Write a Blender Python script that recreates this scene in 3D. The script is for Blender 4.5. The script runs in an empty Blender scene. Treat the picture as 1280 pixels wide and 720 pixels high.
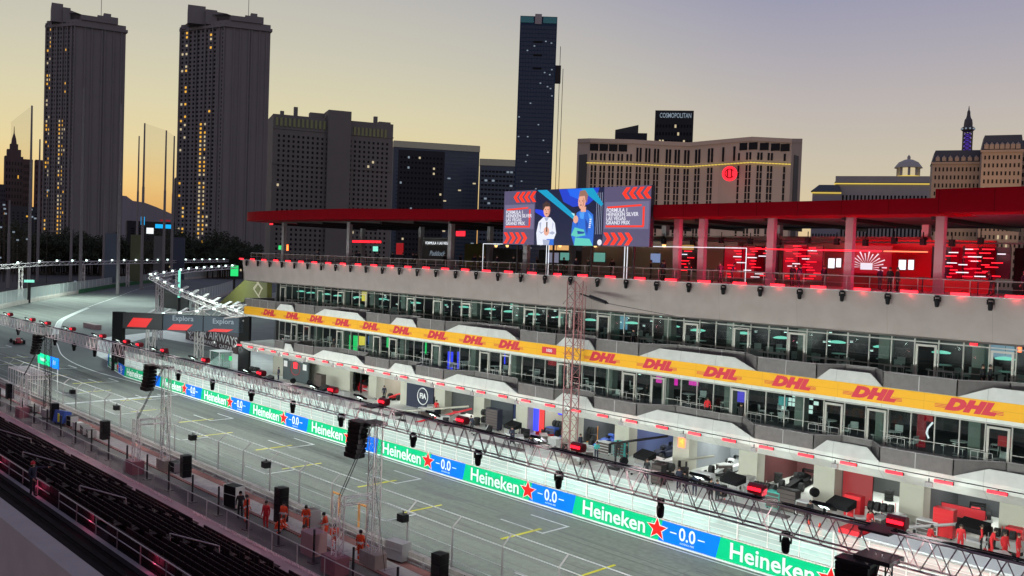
import bpy, bmesh, math, random
from mathutils import Vector, Matrix
rnd = random.Random(7)
sc = bpy.context.scene
COL = sc.collection
V = Vector
# ------------------------------------------------------------ camera
CH = 17.64
R = V((0.69017983, 0.72279284, 0.03496164)); U = V((-0.04665104, -0.0037711, 0.99890413)); F = V((-0.7221326, 0.69105448, -0.03111631))
cd = bpy.data.cameras.new('camera'); cam = bpy.data.objects.new('camera', cd); COL.objects.link(cam); sc.camera = cam
cam.matrix_world = Matrix(((R.x, U.x, -F.x, 0), (R.y, U.y, -F.y, 0), (R.z, U.z, -F.z, CH), (0, 0, 0, 1)))
cd.sensor_width = 36; cd.lens = 1130 / 1280 * 36; cd.clip_start = 0.3; cd.clip_end = 30000
def ray(px, py): return F * 1130 + R * (px - 640) + U * (360 - py)
def gz(px, py, z=0.0):                       # measured pixel -> point on the level z
    d = ray(px, py); t = (z - CH) / d.z; return V((d.x * t, d.y * t, z))
def gy(px, py, y):                           # measured pixel -> point on the plane y
    d = ray(px, py); t = y / d.y; return V((d.x * t, y, CH + d.z * t))
def gd(px, py, D):                           # measured pixel -> point at ground distance D
    d = ray(px, py); t = D / math.hypot(d.x, d.y); return V((d.x * t, d.y * t, CH + d.z * t))
# ------------------------------------------------------------ world, sky, exposure
sund = ray(185, 300); SAZ = math.atan2(sund.x, sund.y)
w = bpy.data.worlds.new('World'); sc.world = w; w.use_nodes = True
nt = w.node_tree; bg = nt.nodes['Background']; N = nt.nodes.new; Lk = nt.links.new
sky = N('ShaderNodeTexSky'); sky.sky_type = 'NISHITA'; sky.sun_disc = False
sky.sun_elevation = math.radians(-1.0); sky.sun_rotation = SAZ; sky.dust_density = 3.0
def s2l(c): return tuple((x / 255 / 12.92) if x / 255 <= .04045 else ((x / 255 + .055) / 1.055) ** 2.4 for x in c)
def ramp(stops):
    r = N('ShaderNodeValToRGB'); e = r.color_ramp.elements
    while len(e) > 1: e.remove(e[0])
    e[0].position = stops[0][0]; e[0].color = s2l(stops[0][1]) + (1,)
    for p, c in stops[1:]:
        q = e.new(p); q.color = s2l(c) + (1,)
    return r
tc = N('ShaderNodeTexCoord'); sp = N('ShaderNodeSeparateXYZ'); Lk(tc.outputs['Generated'], sp.inputs[0])
glow = ramp([(0, (226, 150, 84)), (.03, (240, 180, 100)), (.065, (242, 206, 136)), (.10, (230, 213, 162)), (.15, (218, 210, 174)), (.21, (203, 200, 180)), (.29, (188, 185, 180)), (.5, (154, 158, 176)), (1, (124, 132, 164))])
dusk = ramp([(0, (226, 190, 134)), (.05, (224, 202, 160)), (.10, (206, 195, 172)), (.16, (192, 183, 177)), (.22, (174, 169, 178)), (.29, (150, 151, 177)), (.5, (134, 140, 172)), (1, (116, 124, 158))])
east = ramp([(0, (168, 158, 162)), (.1, (178, 166, 168)), (.25, (156, 152, 166)), (1, (110, 117, 152))])
for r_ in (glow, dusk, east): Lk(sp.outputs['Z'], r_.inputs[0])
def dirfac(a, lo, hi):
    d = N('ShaderNodeVectorMath'); d.operation = 'DOT_PRODUCT'; Lk(tc.outputs['Generated'], d.inputs[0]); d.inputs[1].default_value = (math.sin(a), math.cos(a), 0)
    m = N('ShaderNodeMapRange'); m.interpolation_type = 'SMOOTHSTEP'; Lk(d.outputs['Value'], m.inputs['Value']); m.inputs['From Min'].default_value = lo; m.inputs['From Max'].default_value = hi
    return m.outputs[0]
def mixc(f, a, b):
    m = N('ShaderNodeMix'); m.data_type = 'RGBA'
    if isinstance(f, float): m.inputs[0].default_value = f
    else: Lk(f, m.inputs[0])
    Lk(a, m.inputs[6]); Lk(b, m.inputs[7]); return m.outputs[2]
c1 = mixc(dirfac(SAZ, .74, 1.0), dusk.outputs[0], glow.outputs[0])
c2 = mixc(dirfac(SAZ, -.25, .45), east.outputs[0], c1)
sk = N('ShaderNodeVectorMath'); sk.operation = 'SCALE'; Lk(sky.outputs[0], sk.inputs[0]); sk.inputs['Scale'].default_value = .55
Lk(mixc(.93, sk.outputs[0], c2), bg.inputs[0]); bg.inputs[1].default_value = 1.04
sc.view_settings.view_transform = 'Standard'; sc.view_settings.look = 'None'; sc.view_settings.exposure = 0; sc.view_settings.gamma = 1
sc.cycles.max_bounces = 5; sc.cycles.diffuse_bounces = 2; sc.cycles.transparent_max_bounces = 14; sc.cycles.sample_clamp_indirect = 3; sc.cycles.sample_clamp_direct = 12
sl = bpy.data.lights.new('afterglow_sun', 'SUN'); sl.energy = .05; sl.angle = math.radians(10); sl.color = (1, .7, .4)
so = bpy.data.objects.new('afterglow_sun', sl); COL.objects.link(so)
so.rotation_euler = V((-math.sin(SAZ), -math.cos(SAZ), -math.tan(math.radians(3)))).to_track_quat('-Z', 'Y').to_euler()
def lamp(kind, loc, tgt, power, color, size=1.0, sy=None, spot=None, name='lamp'):
    l = bpy.data.lights.new(name, kind); l.energy = power; l.color = color
    if kind == 'AREA':
        l.size = size
        if sy: l.shape = 'RECTANGLE'; l.size_y = sy
    elif kind == 'SPOT': l.spot_size = math.radians(spot or 90); l.spot_blend = .7; l.shadow_soft_size = size
    else: l.shadow_soft_size = size
    o = bpy.data.objects.new(name, l); COL.objects.link(o); o.location = loc
    if tgt is not None: o.rotation_euler = (V(tgt) - V(loc)).to_track_quat('-Z', 'Y').to_euler()
    return o
# ------------------------------------------------------------ materials
def mat(name, col, rough=.7, metal=0., noise=0., scale=1., bump=0., spec=None, stretch=None):
    m = bpy.data.materials.new(name); m.use_nodes = True; t = m.node_tree; b = t.nodes['Principled BSDF']
    b.inputs['Base Color'].default_value = (*col, 1); b.inputs['Roughness'].default_value = rough; b.inputs['Metallic'].default_value = metal
    if spec is not None: b.inputs['Specular IOR Level'].default_value = spec
    if noise or bump:
        c = t.nodes.new('ShaderNodeTexCoord'); mp = t.nodes.new('ShaderNodeMapping'); t.links.new(c.outputs['Object'], mp.inputs[0])
        if stretch: mp.inputs['Scale'].default_value = stretch
        n = t.nodes.new('ShaderNodeTexNoise'); n.inputs['Scale'].default_value = scale; n.inputs['Detail'].default_value = 6; n.inputs['Roughness'].default_value = .65; t.links.new(mp.outputs[0], n.inputs[0])
        if noise:
            mr = t.nodes.new('ShaderNodeMapRange'); mr.inputs['From Min'].default_value = .3; mr.inputs['From Max'].default_value = .7; mr.inputs['To Min'].default_value = 1 - noise; mr.inputs['To Max'].default_value = 1 + noise
            t.links.new(n.outputs[0], mr.inputs[0]); vm = t.nodes.new('ShaderNodeVectorMath'); vm.operation = 'SCALE'; vm.inputs[0].default_value = col; t.links.new(mr.outputs[0], vm.inputs['Scale']); t.links.new(vm.outputs[0], b.inputs['Base Color'])
        if bump:
            bp = t.nodes.new('ShaderNodeBump'); bp.inputs['Strength'].default_value = bump; t.links.new(n.outputs[0], bp.inputs['Height']); t.links.new(bp.outputs[0], b.inputs['Normal'])
    return m
ASPH = None
def emis(name, col, st, base=(.02, .02, .02)):
    m = mat(name, base, .5); b = m.node_tree.nodes['Principled BSDF']; b.inputs['Emission Color'].default_value = (*col, 1); b.inputs['Emission Strength'].default_value = st
    return m
def glassm(name, tint, alpha, rough=.05):        # thin glazing: transparent with a clear gloss
    m = bpy.data.materials.new(name); m.use_nodes = True; t = m.node_tree; t.nodes.remove(t.nodes['Principled BSDF']); out = t.nodes['Material Output']
    tr = t.nodes.new('ShaderNodeBsdfTransparent'); tr.inputs[0].default_value = (*tint, 1); g = t.nodes.new('ShaderNodeBsdfGlossy'); g.inputs['Roughness'].default_value = rough; g.inputs[0].default_value = (.8, .85, .85, 1)
    mx = t.nodes.new('ShaderNodeMixShader'); mx.inputs[0].default_value = alpha; t.links.new(tr.outputs[0], mx.inputs[1]); t.links.new(g.outputs[0], mx.inputs[2]); t.links.new(mx.outputs[0], out.inputs[0])
    return m
def netm(name, col, alpha):                      # fine mesh or net seen from far away
    m = bpy.data.materials.new(name); m.use_nodes = True; t = m.node_tree; b = t.nodes['Principled BSDF']; b.inputs['Base Color'].default_value = (*col, 1); b.inputs['Roughness'].default_value = .8; b.inputs['Alpha'].default_value = alpha
    return m
M = dict(
 asphalt=mat('asphalt', (.112, .118, .104), .82, noise=.36, scale=.5, bump=.04, stretch=(.018, 1.25, 1)),
 tarmac=mat('paddock_tarmac', (.06, .058, .056), .85, noise=.25, scale=.5),
 pit=mat('pit_concrete', (.62, .62, .58), .6, noise=.12, scale=.4),
 desert=mat('city_ground', (.035, .033, .032), .9, noise=.3, scale=.02),
 white=mat('white_paint', (.78, .79, .76), .6, noise=.08, scale=2), yellow=mat('yellow_paint', (.75, .68, .03), .6, noise=.08, scale=2),
 brown=mat('rusty_band', (.20, .075, .065), .8, noise=.2, scale=.7), concrete=mat('concrete', (.46, .42, .38), .8, noise=.15, scale=.5, bump=.1),
 cream=mat('cream_render', (.30, .245, .23), .8, noise=.05, scale=.25), creamlight=mat('white_canopy', (.62, .61, .57), .6, noise=.05, scale=.4),
 pillar=mat('pillar_concrete', (.40, .38, .32), .75, noise=.07, scale=.5), grey=mat('grey_metal', (.34, .31, .31), .5, .2), mesh=mat('balustrade_mesh', (.125, .108, .105), .7, noise=.18, scale=2.2),
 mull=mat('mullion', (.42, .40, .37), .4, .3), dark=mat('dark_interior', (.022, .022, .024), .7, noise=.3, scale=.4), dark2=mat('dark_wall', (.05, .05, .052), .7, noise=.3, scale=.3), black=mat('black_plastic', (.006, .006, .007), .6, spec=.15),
 blackm=mat('black_metal', (.02, .018, .02), .45, .5), steel=mat('steel', (.52, .51, .50), .4, .4), truss=mat('truss_aluminium', (.70, .64, .62), .45, .25), unlittruss=mat('unlit_truss', (.22, .15, .16), .5, .3),
 redroof=mat('red_roof', (.30, .001, .008), .7, noise=.05, scale=.2, spec=.06), red=mat('red_paint', (.55, .01, .02), .5, noise=.05, scale=1), dhly=mat('banner_yellow', (.72, .34, .002), .7, noise=.04, scale=1), dhlr=mat('banner_red', (.50, .006, .03), .6),
 hgreen=mat('board_green', (.0, .34, .14), .6, noise=.04, scale=1, spec=.1), hblue=mat('board_blue', (.0, .12, .66), .6, noise=.04, scale=1, spec=.1), hred=mat('board_red', (.80, .01, .01), .6, spec=.1), wtxt=mat('white_letters', (.85, .85, .85), .6),
 orange=mat('orange_overall', (.80, .07, .012), .7, noise=.1, scale=6), navy=mat('navy_cloth', (.015, .018, .04), .8), blackc=mat('black_cloth', (.012, .012, .014), .8), whitec=mat('white_cloth', (.6, .6, .6), .8), redc=mat('red_cloth', (.55, .015, .02), .8), teamteal=mat('teal_cloth', (.05, .35, .33), .8), skin=mat('skin', (.42, .22, .15), .6), hair=mat('hair', (.03, .02, .015), .7),
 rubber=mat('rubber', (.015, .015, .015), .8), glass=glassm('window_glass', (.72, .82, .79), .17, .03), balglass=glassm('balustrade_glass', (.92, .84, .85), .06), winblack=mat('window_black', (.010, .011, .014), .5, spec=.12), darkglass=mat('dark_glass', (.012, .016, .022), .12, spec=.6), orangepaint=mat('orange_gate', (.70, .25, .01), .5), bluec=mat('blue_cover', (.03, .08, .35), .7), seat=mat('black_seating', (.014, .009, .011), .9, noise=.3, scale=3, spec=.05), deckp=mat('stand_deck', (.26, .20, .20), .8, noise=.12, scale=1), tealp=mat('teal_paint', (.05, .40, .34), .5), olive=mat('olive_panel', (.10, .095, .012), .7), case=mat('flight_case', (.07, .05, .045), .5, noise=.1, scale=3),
 fencemesh=netm('fence_mesh', (.30, .34, .33), .10), farmesh=netm('far_fence_mesh', (.50, .56, .54), .6), pitmesh=netm('pit_screen', (.62, .72, .68), .42), net=netm('driving_net', (.10, .09, .06), .13),
 screenback=mat('screen_frame', (.02, .02, .03), .5))
E_ = dict(
 red=emis('red_led', (1, .009, .024), 3.6), redsoft=emis('red_glow', (1, .01, .025), 2.2), reddim=emis('red_dim', (1, .0, .02), .28), white=emis('white_flood', (.80, 1, .92), 5), whites=emis('white_led', (.9, .95, 1), 1.3), teal=emis('teal_lamp', (.18, .62, .48), 1.5), warm=emis('warm_lamp', (1, .55, .18), 2.2),
 amber=emis('amber_window', (1, .50, .05), 1.0), lit=emis('lit_window', (1, .82, .5), .6), cool=emis('cool_window', (.6, .75, .9), .35), green=emis('green_led', (.02, .75, .18), 1.1), blue=emis('blue_led', (.03, .05, 1), 1.5), yellow=emis('yellow_led', (1, .8, .1), 1.0), magenta=emis('magenta_led', (1, .03, .6), .9), orange=emis('orange_led', (1, .12, .02), 5), cyan=emis('cyan_sign', (.0, .45, 1), 1.2), purple=emis('purple_led', (.12, .04, .6), .6), gold=emis('gold_line', (1, .72, .12), .8), eastgold=emis('gold_wash', (1, .55, .12), .35))
def add_fine(m, amt=.12, sc_=6.0):                # finer grain multiplied over a material's colour
    t = m.node_tree; b = t.nodes['Principled BSDF']; src = b.inputs['Base Color'].links[0].from_socket; c = t.nodes.new('ShaderNodeTexCoord'); n = t.nodes.new('ShaderNodeTexNoise'); n.inputs['Scale'].default_value = sc_; n.inputs['Detail'].default_value = 3; t.links.new(c.outputs['Object'], n.inputs[0])
    mr = t.nodes.new('ShaderNodeMapRange'); mr.inputs['From Min'].default_value = .35; mr.inputs['From Max'].default_value = .65; mr.inputs['To Min'].default_value = 1 - amt; mr.inputs['To Max'].default_value = 1 + amt; t.links.new(n.outputs[0], mr.inputs[0])
    vm = t.nodes.new('ShaderNodeVectorMath'); vm.operation = 'SCALE'; t.links.new(src, vm.inputs[0]); t.links.new(mr.outputs[0], vm.inputs['Scale']); t.links.new(vm.outputs[0], b.inputs['Base Color'])
def add_seams(m, px_=3.3, pz=50., dark=.72, w_=.012):   # panel joints every px_ metres along x, pz along z
    t = m.node_tree; b = t.nodes['Principled BSDF']; src = b.inputs['Base Color'].links[0].from_socket; c = t.nodes.new('ShaderNodeTexCoord'); s_ = t.nodes.new('ShaderNodeSeparateXYZ'); t.links.new(c.outputs['Object'], s_.inputs[0]); last = None
    for ax, per in (('X', px_), ('Z', pz)):
        d = t.nodes.new('ShaderNodeMath'); d.operation = 'DIVIDE'; t.links.new(s_.outputs[ax], d.inputs[0]); d.inputs[1].default_value = per
        f = t.nodes.new('ShaderNodeMath'); f.operation = 'FRACT'; t.links.new(d.outputs[0], f.inputs[0]); g = t.nodes.new('ShaderNodeMath'); g.operation = 'LESS_THAN'; t.links.new(f.outputs[0], g.inputs[0]); g.inputs[1].default_value = w_ * 3.3 / per
        if last is None: last = g.outputs[0]
        else: mx = t.nodes.new('ShaderNodeMath'); mx.operation = 'MAXIMUM'; t.links.new(last, mx.inputs[0]); t.links.new(g.outputs[0], mx.inputs[1]); last = mx.outputs[0]
    mr = t.nodes.new('ShaderNodeMapRange'); mr.inputs['To Min'].default_value = 1; mr.inputs['To Max'].default_value = dark; t.links.new(last, mr.inputs[0])
    vm = t.nodes.new('ShaderNodeVectorMath'); vm.operation = 'SCALE'; t.links.new(src, vm.inputs[0]); t.links.new(mr.outputs[0], vm.inputs['Scale']); t.links.new(vm.outputs[0], b.inputs['Base Color'])
add_fine(M['asphalt'], .14, 2.5); add_fine(M['concrete'], .12, 3); add_fine(M['cream'], .05, .8); add_fine(M['creamlight'], .06, 1.2)
add_seams(M['cream'], 6.6, 60, .78, .010); add_seams(M['creamlight'], 3.3, 60, .75, .014); add_seams(M['redroof'], 3.3, 60, .6, .02); add_seams(M['concrete'], 4.0, 60, .6, .02); add_seams(M['dhly'], 5.9, 90, .8, .01)
# ------------------------------------------------------------ mesh builder
class MB:
    def __init__(s): s.v = []; s.f = []; s.m = []; s.k = 0
    def quad(s, a, b, c, d, mi=0):
        n = len(s.v); s.v += [tuple(a), tuple(b), tuple(c), tuple(d)]; s.f.append((n, n + 1, n + 2, n + 3)); s.m.append(mi); return s
    def tri(s, a, b, c, mi=0):
        n = len(s.v); s.v += [tuple(a), tuple(b), tuple(c)]; s.f.append((n, n + 1, n + 2)); s.m.append(mi); return s
    def box(s, x0, x1, y0, y1, z0, z1, mi=0):
        n = len(s.v); s.v += [(x0, y0, z0), (x1, y0, z0), (x1, y1, z0), (x0, y1, z0), (x0, y0, z1), (x1, y0, z1), (x1, y1, z1), (x0, y1, z1)]
        for q in ((0, 3, 2, 1), (4, 5, 6, 7), (0, 1, 5, 4), (1, 2, 6, 5), (2, 3, 7, 6), (3, 0, 4, 7)): s.f.append(tuple(n + i for i in q)); s.m.append(mi)
        return s
    def cbox(s, c, sx, sy, sz, mi=0, rz=0.):      # box standing on c
        if not rz: return s.box(c[0] - sx / 2, c[0] + sx / 2, c[1] - sy / 2, c[1] + sy / 2, c[2], c[2] + sz, mi)
        n = len(s.v); s.box(-sx / 2, sx / 2, -sy / 2, sy / 2, 0, sz, mi); ca, sa = math.cos(rz), math.sin(rz)
        for i in range(n, len(s.v)):
            x, y, z = s.v[i]; s.v[i] = (c[0] + x * ca - y * sa, c[1] + x * sa + y * ca, c[2] + z)
        return s
    def bar(s, p, q, r, n=4, mi=0, r2=None):
        p = V(p); q = V(q); d = q - p
        if d.length < 1e-6: return s
        r2 = r if r2 is None else r2; d.normalize(); a = d.orthogonal() if abs(d.z) < .99 else V((1, 0, 0)); a = (a - d * a.dot(d)).normalized(); b = d.cross(a); k = len(s.v)
        for c, rr in ((p, r), (q, r2)):
            for i in range(n):
                t = 2 * math.pi * (i + .5) / n; s.v.append(tuple(c + (a * math.cos(t) + b * math.sin(t)) * rr))
        for i in range(n):
            j = (i + 1) % n; s.f.append((k + i, k + j, k + n + j, k + n + i)); s.m.append(mi)
        s.f.append(tuple(k + n - 1 - i for i in range(n))); s.m.append(mi); s.f.append(tuple(k + n + i for i in range(n))); s.m.append(mi)
        return s
    def path(s, pts, r, n=4, mi=0):
        for a, b in zip(pts[:-1], pts[1:]): s.bar(a, b, r, n, mi)
        return s
    def prism(s, poly, z0, z1, mi=0):             # poly: ccw xy
        n = len(s.v); k = len(poly); s.v += [(x, y, z0) for x, y in poly] + [(x, y, z1) for x, y in poly]
        s.f.append(tuple(n + k - 1 - i for i in range(k))); s.m.append(mi); s.f.append(tuple(n + k + i for i in range(k))); s.m.append(mi)
        for i in range(k):
            j = (i + 1) % k; s.f.append((n + i, n + j, n + k + j, n + k + i)); s.m.append(mi)
        return s
    def extr(s, pts, d, mi=0):                    # 3d polygon swept by d
        n = len(s.v); k = len(pts); d = V(d); s.v += [tuple(p) for p in pts] + [tuple(V(p) + d) for p in pts]
        s.f.append(tuple(n + i for i in range(k))); s.m.append(mi); s.f.append(tuple(n + 2 * k - 1 - i for i in range(k))); s.m.append(mi)
        for i in range(k):
            j = (i + 1) % k; s.f.append((n + j, n + i, n + k + i, n + k + j)); s.m.append(mi)
        return s
    def lathe(s, prof, c=(0, 0, 0), n=10, mi=0):  # prof: (r,z) list
        k = len(s.v)
        for r, z in prof:
            for i in range(n):
                t = 2 * math.pi * i / n; s.v.append((c[0] + r * math.cos(t), c[1] + r * math.sin(t), c[2] + z))
        for a in range(len(prof) - 1):
            for i in range(n):
                j = (i + 1) % n; s.f.append((k + a * n + i, k + a * n + j, k + (a + 1) * n + j, k + (a + 1) * n + i)); s.m.append(mi)
        s.f.append(tuple(k + n - 1 - i for i in range(n))); s.m.append(mi); s.f.append(tuple(k + (len(prof) - 1) * n + i for i in range(n))); s.m.append(mi)
        return s
    def truss(s, A, B, w, h, step, r=.03, rd=.02, up=V((0, 0, 1)), mi=0, faces=(0, 1, 2, 3)):   # lattice box truss, A and B are the centre ends
        A = V(A); B = V(B); d = (B - A).normalized(); sd = d.cross(up).normalized(); u2 = sd.cross(d)
        cs = [sd * a * w / 2 + u2 * b * h / 2 for a, b in ((-1, -1), (1, -1), (1, 1), (-1, 1))]
        for c in cs: s.bar(A + c, B + c, r, 4, mi)
        n = max(1, round((B - A).length / step)); st = (B - A) / n
        for i in range(n):
            for j in faces:
                a, b = cs[j], cs[(j + 1) % 4]
                if i % 2: a, b = b, a
                s.bar(A + st * i + a, A + st * (i + 1) + b, rd, 3, mi)
                if j % 2 == 0: s.bar(A + st * i + cs[j], A + st * i + cs[(j + 1) % 4], rd, 3, mi)
        return s
    def build(s, name, mats, parent=None, loc=None):
        me = bpy.data.meshes.new(name); me.from_pydata(s.v, [], s.f)
        if not isinstance(mats, (list, tuple)): mats = [mats]
        for m in mats: me.materials.append(m)
        if len(mats) > 1: me.polygons.foreach_set('material_index', s.m)
        me.update(); o = bpy.data.objects.new(name, me); COL.objects.link(o)
        if parent is not None: o.parent = parent
        if loc is not None: o.location = loc
        return o
def tag(o, label=None, cat=None, group=None, kind=None):
    for k_, v_ in (('label', label), ('category', cat), ('group', group), ('kind', kind)):
        if v_: o[k_] = v_
    return o
def empty(name, loc=(0, 0, 0), rz=0., label=None, cat=None, group=None):
    o = bpy.data.objects.new(name, None); COL.objects.link(o); o.location = loc; o.rotation_euler = (0, 0, rz); o.empty_display_size = .3
    return tag(o, label, cat, group)
def struct(name, mb, m): return tag(mb.build(name, m), kind='structure')
KIDS = {}
def copy_tree(o, loc=None, rz=None, label=None, parent=None):
    c = o.copy(); COL.objects.link(c); c.parent = parent
    if parent is not None: c.matrix_parent_inverse = o.matrix_parent_inverse
    if loc is not None: c.location = loc
    if rz is not None: c.rotation_euler = (0, 0, rz)
    if label: c['label'] = label
    kids = KIDS.get(o.name)
    if kids is None: kids = KIDS[o.name] = [x for x in COL.objects if x.parent == o]
    for ch in kids: copy_tree(ch, parent=c)
    return c
def text(body, size, m, parent, loc, rot=(math.pi / 2, 0, 0), off=.0, shear=0., sx=1., name='lettering', ext=.004, align='CENTER', space=1.):
    c = bpy.data.curves.new('t', 'FONT'); c.body = body; c.size = size; c.offset = off; c.shear = shear; c.extrude = ext; c.align_x = align; c.align_y = 'CENTER'; c.space_character = space; c.resolution_u = 3; c.space_line = .8
    t = bpy.data.objects.new('t', c); COL.objects.link(t); me = bpy.data.meshes.new_from_object(t.evaluated_get(bpy.context.evaluated_depsgraph_get())); bpy.data.objects.remove(t); bpy.data.curves.remove(c)
    me.materials.clear(); me.materials.append(m); me.name = name
    o = bpy.data.objects.new(name, me); COL.objects.link(o); o.parent = parent; o.location = loc; o.rotation_euler = rot; o.scale = (sx, 1, 1)
    return o
TXT = {}
_text = text
def text(body, size, m, parent, loc, **k):
    key = (body, size, m.name, tuple(sorted((a, str(b)) for a, b in k.items() if a not in ('rot', 'sx', 'name'))))
    if key in TXT:
        o = bpy.data.objects.new(k.get('name', 'lettering'), TXT[key]); COL.objects.link(o); o.parent = parent; o.location = loc; o.rotation_euler = k.get('rot', (math.pi / 2, 0, 0)); o.scale = (k.get('sx', 1.), 1, 1)
        return o
    o = _text(body, size, m, parent, loc, **k); TXT[key] = o.data
    return o
# ------------------------------------------------------------ ground, track, paint
def sheet(name, poly, z, m):
    b = MB(); n = len(poly); b.v = [(x, y, z) for x, y in poly]; b.f = [tuple(range(n))]; b.m = [0]
    return struct(name, b, m)
sheet('ground', [(-9000, -3000), (9000, -3000), (9000, 9000), (-9000, 9000)], -.02, M['desert'])
def smooth(pts, n=8):
    out = []
    for i in range(len(pts) - 1):
        p0 = V(pts[max(i - 1, 0)]); p1 = V(pts[i]); p2 = V(pts[i + 1]); p3 = V(pts[min(i + 2, len(pts) - 1)])
        for k in range(n):
            t = k / n; out.append(.5 * ((2 * p1) + (p2 - p0) * t + (2 * p0 - 5 * p1 + 4 * p2 - p3) * t * t + (3 * p1 - p0 - 3 * p2 + p3) * t ** 3))
    out.append(V(pts[-1])); return out
def offs(line, d):
    o = []
    for i, p in enumerate(line):
        t = (line[min(i + 1, len(line) - 1)] - line[max(i - 1, 0)]).normalized(); o.append(V((p.x - t.y * d, p.y + t.x * d)))
    return o
def ribbon(name, a, b, z, m, kind=True):
    mb = MB()
    for i in range(len(a) - 1): mb.quad((*a[i][:2], z), (*a[i + 1][:2], z), (*b[i + 1][:2], z), (*b[i][:2], z))
    return struct(name, mb, m) if kind else mb.build(name, m)
RIN = smooth([(30, 46.3), (-60, 46.3), (-110, 46.2), (-132, 45.4), (-150, 47.2), (-170, 52.3), (-188, 57), (-207, 63.2), (-224, 69.3), (-245, 79), (-268, 90.4), (-317, 115.8), (-415, 167.8), (-520, 240)], 7)   # inner edge of the track
ROUT = smooth([(30, 31.5), (-60, 31.5), (-130, 31.6), (-175, 36), (-215, 47), (-253, 62), (-281, 76), (-343, 112), (-442, 176), (-576, 287)], 8)
def poly_ribbon(a, b): return [(p.x, p.y) for p in a] + [(p.x, p.y) for p in reversed(b)]
sheet('race_track', poly_ribbon(RIN, ROUT), .0, M['asphalt'])
sheet('runoff_area', poly_ribbon(RIN, [V((30, 56)), V((-118, 56)), V((-118, 90)), V((-200, 140)), V((-420, 260)), V((-520, 300))]), -.005, mat('runoff_asphalt', (.12, .125, .118), .85, noise=.2, scale=.1))
sheet('pit_lane', [(30, 47.0), (-112, 47.0), (-150, 52), (-178, 62), (-190, 80), (-130, 84), (-118, 77), (30, 77)], .006, M['pit'])
sheet('pit_lane_asphalt', [(30, 51.4), (-118, 51.4), (-160, 58), (-178, 72), (-150, 74), (-125, 57.5), (30, 57.5)], .012, M['asphalt'])
# painted lines: edge line, starting grid, start line, striped kerb
pw = MB()
for a_, b_ in ((RIN, .16),):
    o2 = offs(a_, b_)
    for i in range(len(a_) - 1): pw.quad((*a_[i], .012), (*a_[i + 1], .012), (*o2[i + 1], .012), (*o2[i], .012))
def rect(mb, x0, x1, y0, y1, z=.012): mb.quad((x0, y0, z), (x1, y0, z), (x1, y1, z), (x0, y1, z))
yl = MB()
for k in range(11):
    x = -40.3 - 15.95 * k; rect(pw, x, x + .2, 41.9, 44.5); rect(pw, x - 3.4, x, 44.32, 44.48); rect(pw, x - 3.9, x - .0, 41.9, 42.06); rect(yl, x - .78, x - .52, 39.0, 42.6)
    x = -48.6 - 15.95 * k; rect(pw, x, x + .16, 35.5, 38.1); rect(pw, x - 3.4, x, 35.4, 35.53); rect(pw, x - 3.4, x, 38.1, 38.2); rect(yl, x - .8, x - .6, 37.3, 41.0)
x = -32.6; rect(pw, x, x + .16, 35.5, 38.1); rect(pw, x - 3.4, x, 35.4, 35.53); rect(yl, x - .8, x - .6, 37.3, 41.0)
rect(pw, -106.1, -105.4, 32.2, 46.2)
struct('track_markings', pw, M['white']); struct('grid_markings', yl, M['yellow'])
tm = MB(); rt = random.Random(9)
for k in range(120):
    x = rt.uniform(-160, -6); y = rt.choice((rt.gauss(37.0, .9), rt.gauss(42.9, .9), rt.uniform(33, 45.5))); L_ = rt.uniform(3, 22); w_ = rt.uniform(.10, .26); s_ = rt.uniform(-.012, .012) * L_
    tm.quad((x, y, .009), (x + L_, y + s_, .009), (x + L_, y + s_ + w_ * .4, .009), (x, y + w_, .009))
struct('tyre_marks', tm, mat('rubber_streak', (.074, .077, .07), .8, noise=.2, scale=1))
pm_ = MB()
for k in range(16):
    x = rt.uniform(-150, -10); y = rt.uniform(33, 44); pm_.quad((x, y, .006), (x + rt.uniform(2, 8), y, .006), (x + rt.uniform(2, 8) , y + rt.uniform(.8, 2.2), .006), (x, y + rt.uniform(.8, 2), .006))
for x in range(-150, 20, 24): pm_.quad((x, 31.8, .006), (x + .07, 31.8, .006), (x + .07, 46, .006), (x, 46, .006))
struct('track_patches', pm_, mat('patch_asphalt', (.092, .096, .088), .85, noise=.2, scale=1))
kb = MB(); o1 = offs(RIN, -1.1); idx = [i for i, p in enumerate(RIN) if -262 < p.x < -186]; kk = 0
for i in idx:
    for h in range(4):
        a = RIN[i].lerp(RIN[i + 1], h / 4); b = RIN[i].lerp(RIN[i + 1], (h + 1) / 4); c = o1[i].lerp(o1[i + 1], (h + 1) / 4); d = o1[i].lerp(o1[i + 1], h / 4); kk += 1
        kb.quad((*a, .04), (*b, .04), (*c, .05), (*d, .05), kk % 2)
tag(kb.build('kerb', [M['white'], mat('kerb_grey', (.16, .17, .16), .8)]), kind='structure')
# paddock deck bands beside the near barrier
dk = MB(); dk.box(-180, 30, 30.45, 31.2, -.1, .33); struct('brown_path', dk, M['brown'])
dk = MB(); dk.box(-180, 30, 29.05, 30.45, -.1, .34); struct('concrete_path', dk, M['concrete'])
dk = MB(); dk.box(-180, 30, 28.8, 29.05, -.1, .37); struct('brown_kerb', dk, M['brown'])
dk = MB(); dk.box(-180, 30, 25.5, 28.8, -.1, .31); struct('service_road', dk, M['tarmac'])
dk = MB(); dk.box(-330, 30, 22, 25.5, -.1, .2); struct('stand_forecourt', dk, M['tarmac'])
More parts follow.
